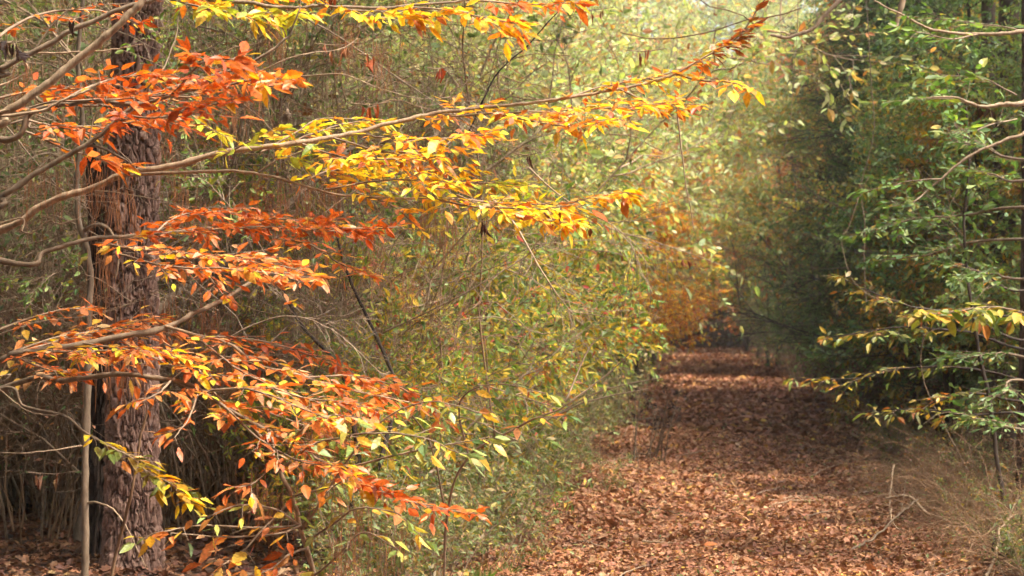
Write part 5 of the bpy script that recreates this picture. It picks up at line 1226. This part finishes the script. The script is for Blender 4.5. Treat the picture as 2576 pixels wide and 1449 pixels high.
# brambles / brush at lower right
G_BR = 'brambles at the lower right verge'
lab = 'arching dry bramble stems on the verge at the lower right'
for px, d, s in [(2180, 15.5, 0.5), (2280, 15.0, 0.6), (2400, 13.4, 0.6), (2540, 12.6, 0.7), (2450, 16, 0.8), (2240, 17.5, 0.7), (2380, 18.5, 0.9), (2520, 15, 0.8), (2350, 12.5, 0.62), (2470, 12.2, 0.7), (2250, 14, 0.6), (2560, 11.8, 0.7), (2420, 14.5, 0.8), (2150, 16.5, 0.55), (2330, 16.5, 0.8), (2500, 13.2, 0.8), (2600, 13.5, 0.9)]:
    q = gloc(px, d); place('bramble', max(q[0], edgeR(d)+0.35), d, s=s*0.85, label=lab, group=G_BR)
# low green seedlings along both verges
lab = 'low leafy green seedling on the left verge of the trail'
for k in range(50):
    y = rng.uniform(10.6, 20); x = edgeL(y)+max(-0.5, rng.normal(-0.15, 0.25))
    place(rng.choice(['low', 'low2']), x, y, s=rng.uniform(0.55, 1.15), label=lab, group='seedlings along the left verge')
for k in range(24):
    y = rng.uniform(20, 40); x = edgeL(y)+rng.normal(-0.15, 0.25)
    place(rng.choice(['low', 'low2']), x, y, s=rng.uniform(0.8, 1.4), label='low leafy green seedling on the left verge further up the trail', group='seedlings along the far left verge')
lab = 'low green seedling on the right verge of the trail'
for k in range(36):
    y = rng.uniform(11.0, 26); x = edgeR(y)+abs(rng.normal(0.2, 0.5))
    place(rng.choice(['low', 'low2']), x, y, s=rng.uniform(0.35, 0.8), label=lab, group='seedlings along the right verge')
lab = 'small grass tuft poking through the fallen leaves'
for k in range(44):
    y = rng.uniform(9.5, 20); sd = rng.choice([-1, 1]); x = float(path_x(y))+sd*rng.uniform(1.3, 2.4)
    if k > 50: x = float(path_x(y))+rng.choice([-1, 1])*rng.uniform(1.5, 2.6)
    place('grass', x, y, s=rng.uniform(0.3, 0.6), label=lab, group='grass tufts in the leaf litter')
# tiny green sprouts on the trail
g = Geo(); n = 1400
yy = rng.uniform(9.5, 30, n); xx = path_x(yy)+rng.uniform(-1.8, 1.8, n); pp = np.stack([xx, yy, gz(xx, yy)+0.05], -1)
leaves(g, pp, np.stack([rng.normal(0, 1, n), rng.normal(0, 1, n), rng.uniform(0, 0.8, n)], -1), np.tile([0, 0, 1.0], (n, 1))+rng.normal(0, .3, (n, 3)), 0.032*rng.uniform(0.6, 1.3, n), 0.5, 'oval', colours('privet', n))
o = link('ground_sprouts', g.mesh('ground_sprouts', M['soft']), kind='stuff'); o['label'] = 'tiny green sprouts between the fallen leaves on the trail'; o['category'] = 'sprouts'

# dark dead stalks with seed heads at the left bend of the trail
b = gloc(1600, 22)
ds = thing('dead_weed', 'dead weed stalks with blackish seed heads at the left bend of the trail', 'plant', b)
w = Geo(); l = Geo()
k = 9; p = np.stack([rng.uniform(-0.18, 0.28, k), rng.normal(0, 0.1, k), np.zeros(k)], -1)
st = grow(p, np.stack([rng.uniform(-0.3, 0.55, k), rng.normal(0, 0.2, k), np.ones(k)], -1), rng.uniform(0.35, 0.62, k), 8, 0.08, 0); tubes(w, st, 0.006*np.linspace(1, 0.5, 8)*np.ones((k, 1)), 5)
p, d, i, t = children(st, 36, 0.3, 1, 40, 0.2); tw = grow(p, d, rng.uniform(0.06, 0.2, 36), 5, 0.1, 0.02); tubes(w, tw, 0.002*np.ones((36, 5)), 3)
nn = 36*9; idx = np.repeat(np.arange(36), 9); q, tn = sample(tw, idx, rng.uniform(0.75, 1, nn))
leaves(l, q+rng.normal(0, 0.008, q.shape), rng.normal(0, 1, (nn, 3)), rng.normal(0, 1, (nn, 3)), 0.024, 0.6, 'oval', colours('black', nn), 0.6, 0.4)
ds.scale = (1.5, 1.5, 1.5); link('stalks', w.mesh('stalks', M['grey']), ds); link('seed_heads', l.mesh('seed_heads', M['dry']), ds)

# fallen sticks
def stick(label, spec, r0, r1, mat, name='fallen_branch', tw=4):
    pts = []
    for (px, d, h) in spec:
        x = (px-1288)/F*d; pts.append([x, d, float(gz(x, d))+h])
    pts = np.array(pts); b = pts[0].copy()
    q = smooth_path(pts, 26); q[1:-1] += rng.normal(0, 0.004, q[1:-1].shape)
    g = Geo(); tubes(g, q[None], (np.linspace(r0, r1, 26)*(1+rng.normal(0, 0.05, 26)))[None], 7)
    if tw:
        p, d, i, t = children(q[None], tw, 0.2, 0.9, 40, 0.2); k = grow(p, d, rng.uniform(0.1, 0.35, tw), 6, 0.12, 0); tubes(g, k, r1*0.6*np.linspace(1, 0.5, 6)*np.ones((tw, 1)), 4)
    o = link(name, g.mesh(name, M[mat], b), loc=b); o['label'] = label; o['category'] = 'branch'
stick('bleached bent stick lying over the brambles on the right verge', [(2230, 14.4, 0.28), (2290, 14.2, 0.30), (2330, 14.0, 0.2), (2430, 13.7, 0.12), (2520, 13.4, 0.08)], 0.014, 0.008, 'pale')
stick('pale crooked stick standing up from the verge among the brambles', [(2248, 15.2, 0.46), (2238, 15.0, 0.28), (2240, 14.8, 0.16), (2258, 14.6, 0.05), (2350, 14.2, 0.04)], 0.007, 0.005, 'pale')
stick('thin grey stick leaning into the trail from the right verge', [(2140, 13.5, 0.03), (2200, 13.6, 0.1), (2260, 13.8, 0.22), (2310, 14.0, 0.3)], 0.009, 0.006, 'grey')
stick('forked pale stick close to the lower right corner', [(2480, 12.0, 0.05), (2500, 12.2, 0.16), (2520, 12.4, 0.3), (2560, 12.6, 0.35)], 0.010, 0.006, 'pale')
stick('grey weathered branch lying across the left trail edge below the dead weeds', [(1470, 28.5, 0.10), (1520, 28, 0.07), (1580, 27.6, 0.06), (1640, 27.2, 0.05)], 0.04, 0.022, 'grey')
stick('thin pale stick lying in the leaves on the trail', [(1615, 13.8, 0.05), (1660, 13.75, 0.05), (1720, 13.8, 0.04)], 0.008, 0.005, 'pale', tw=1)
stick('dark rotting log end at the lower right edge', [(2500, 12.6, 0.14), (2560, 12.5, 0.15), (2640, 12.4, 0.16)], 0.07, 0.075, 'dark', name='fallen_log', tw=0)

for k in range(22):
    d = rng.uniform(11.8, 24); x = float(path_x(d))+rng.uniform(-1.7, 1.9); px = x/d*F+1288; L_ = rng.uniform(40, 110)*12/d; a_ = rng.uniform(-0.7, 0.7)
    stick('thin dry twig lying among the fallen leaves of the trail', [(px-L_, d-a_, 0.05), (px, d, 0.065), (px+L_, d+a_, 0.045)], 0.006, 0.003, ['grey', 'pale', 'twig'][k % 3], name='fallen_twig', tw=1)
    C.objects[-1]['group'] = 'dry twigs on the trail'
# a few single leaves that stand out
for lab, px, py, col, Ln in [('single pale yellow green leaf lying on the brown trail', 2245, 1138, (0.62, 0.58, 0.2), 0.17), ('single bright red leaf on the left side of the trail', 1335, 1288, (0.6, 0.04, 0.05), 0.07),
                             ('pinkish red leaf on the trail right of the other red one', 1390, 1290, (0.62, 0.09, 0.09), 0.06), ('orange fallen leaf at the bottom of the trail', 1770, 1392, (0.6, 0.2, 0.05), 0.10), ('upright pale green leaf in the lower right corner', 2470, 1385, (0.42, 0.52, 0.2), 0.12)]:
    d = CAMZ*F/(py-HOR); x = (px-1288)/F*d; b = np.array([x, d, float(gz(x, d))+0.075])
    g = Geo(); leaves(g, np.zeros((1, 3)), np.array([[1.0, 0.2, 0.25]]), np.array([[0, -0.5, 1.0]]), Ln, 0.5, 'serrate', np.array([col]), 0.2, 0.2)
    o = link('fallen_leaf', g.mesh('fallen_leaf', M['soft']), loc=b); o['label'] = lab; o['category'] = 'leaf'

# unseen trees added out of frame to keep light off the lower left
SH = []
mk_tree('shade', 'unseen_shade_tree', '', 'tree', 'grey', 'grey', 'soft', h=11, r=0.13, first=0.52, nl=40, limb=0.36, nbr=400, ntw=2600, per=9, Ln=0.13, asp=0.55, tpl='quad', pal='leafgreen', flat=0.6, lsh='round', brL=0.12, twL=0.05)
for x, y, s in [(-2.4, 2.6, 1.0), (1.4, -2.0, 1.0), (-5, 6, 1.0), (-6, 10.5, 1.0), (-5.2, 13.5, 1.0), (-7.8, 15, 1.1), (-6.0, 18, 1.1), (3.8, -4.5, 1.0), (4.6, -0.8, 0.9), (-1.2, -5, 1.0), (-9.5, 19, 1.2)]:
    place('shade', x, y, s=s, label='unseen spreading tree added to shade the left of the wood with its high dense crown', group='unseen high crowned trees added for shade')
lab = 'unseen tree added around the viewpoint to block sky light'  # extra trees out of frame, added to screen the left wood from sky
for x, y, s, key in [(-4.8, 1.5, 1.2, 'mixed'), (-6.5, 5.0, 1.2, 'mixed'), (-3.4, -3.5, 1.2, 'mixed'), (0.5, -6.5, 1.3, 'mixed'), (3.0, -9, 1.3, 'mixed'), (-8.5, 9, 1.0, 'canopy'), (-7.5, -2, 0.9, 'canopy'), (-2, -11, 1.0, 'canopy')]:
    place(key, x, y, s=s, label=lab, group='unseen trees added around the viewpoint')
lab = 'tall tree added so its crown shades the dim wood on the left'  # canopy added to keep sun and sky out of the left wood
for x, y, s in [(-8.2, 14, 0.85), (-6.5, 18, 0.85), (-9, 22, 0.95), (-5, 24, 0.9), (-11, 17, 1.0), (-8, 29, 1.0)]:
    place('canopy', x, y, s=s, label=lab, group='tall trees in the left wood')
lab = 'unseen bushy evergreen added beside or behind the viewpoint to cut low sky light'  # ring of unseen evergreens, added to dim low sky light near the camera
for x, y in [(5.6, -6), (5.2, -2), (5.8, 2.2), (7.4, 5.5), (8.6, 9), (9.2, 12.5), (1.8, -8), (-1.5, -8), (-4.5, -6.5), (-6.5, -3), (-7, 2), (-7.5, 6.5), (-8, 11)]:
    place('darkwood', x, y, s=1.0, label=lab, group='unseen evergreens added around the viewpoint')
for x, y, s in SH:
    place('darkwood', x, y, s=s, label='leafy tree beyond the right edge of the view', group='trees outside the view on the right')

for k, r in list(PRO.items()):   # prototypes never placed
    if k not in used:
        for c in list(r.children): bpy.data.objects.remove(c)
        bpy.data.objects.remove(r)

# thin autumn haze
g = Geo(); a = np.array([(x, y, z) for x in (-60, 60) for y in (-25, 150) for z in (-1.2, 32)], float)
g.add(a, np.array([(0, 1, 3, 2), (4, 6, 7, 5), (0, 4, 5, 1), (2, 3, 7, 6), (0, 2, 6, 4), (1, 5, 7, 3)]))
hm, nt, out = new_mat('haze'); pv = nt.nodes.new('ShaderNodeVolumePrincipled')
pv.inputs['Color'].default_value = (1.0, 0.97, 0.88, 1); pv.inputs['Density'].default_value = 0.0009; pv.inputs['Anisotropy'].default_value = 0.3
nt.links.new(pv.outputs[0], out.inputs['Volume'])
o = link('haze', g.mesh('haze', hm), kind='stuff'); o['label'] = 'thin pale haze softening the far wood'; o['category'] = 'haze'

# =============================================================== CAMERA, LIGHT
cam = bpy.data.cameras.new('camera'); co = bpy.data.objects.new('camera', cam); C.objects.link(co)
cam.sensor_width = 36; cam.lens = 36*F/2576
co.location = (0, 0, CAMZ); co.rotation_euler = (math.radians(90)+math.atan((HOR-724.5)/F), 0, 0)
cam.clip_end = 3000
cam.dof.use_dof = True; cam.dof.focus_distance = 8.6; cam.dof.aperture_fstop = 6.3
bpy.context.scene.camera = co

EL, AZ = math.radians(60), math.radians(112)      # azimuth clockwise from +Y (view direction)
to_sun = Vector((math.sin(AZ)*math.cos(EL), math.cos(AZ)*math.cos(EL), math.sin(EL)))
s = bpy.data.lights.new('sun', 'SUN'); s.energy = 2.7; s.angle = math.radians(8); s.color = (1, 0.92, 0.78)
so = bpy.data.objects.new('sun', s); C.objects.link(so); so.rotation_euler = to_sun.to_track_quat('Z', 'Y').to_euler()
wd = bpy.data.worlds.new('World'); bpy.context.scene.world = wd; wd.use_nodes = True
nt = wd.node_tree; bg = nt.nodes['Background']; sk = nt.nodes.new('ShaderNodeTexSky'); sk.sky_type = 'NISHITA'; sk.sun_disc = False
sk.dust_density = 3.5; sk.ozone_density = 0.3; sk.air_density = 0.9; sk.sun_elevation = EL; sk.sun_rotation = AZ
nt.links.new(sk.outputs[0], bg.inputs[0]); bg.inputs[1].default_value = 0.15
sc = bpy.context.scene
sc.view_settings.view_transform = 'Standard'; sc.view_settings.look = 'None'; sc.view_settings.exposure = 1.97; sc.view_settings.gamma = 1
sc.cycles.max_bounces = 4; sc.cycles.volume_bounces = 0; sc.cycles.diffuse_bounces = 2; sc.cycles.transmission_bounces = 3; sc.cycles.use_adaptive_sampling = True; sc.cycles.adaptive_threshold = 0.04; sc.cycles.glossy_bounces = 2
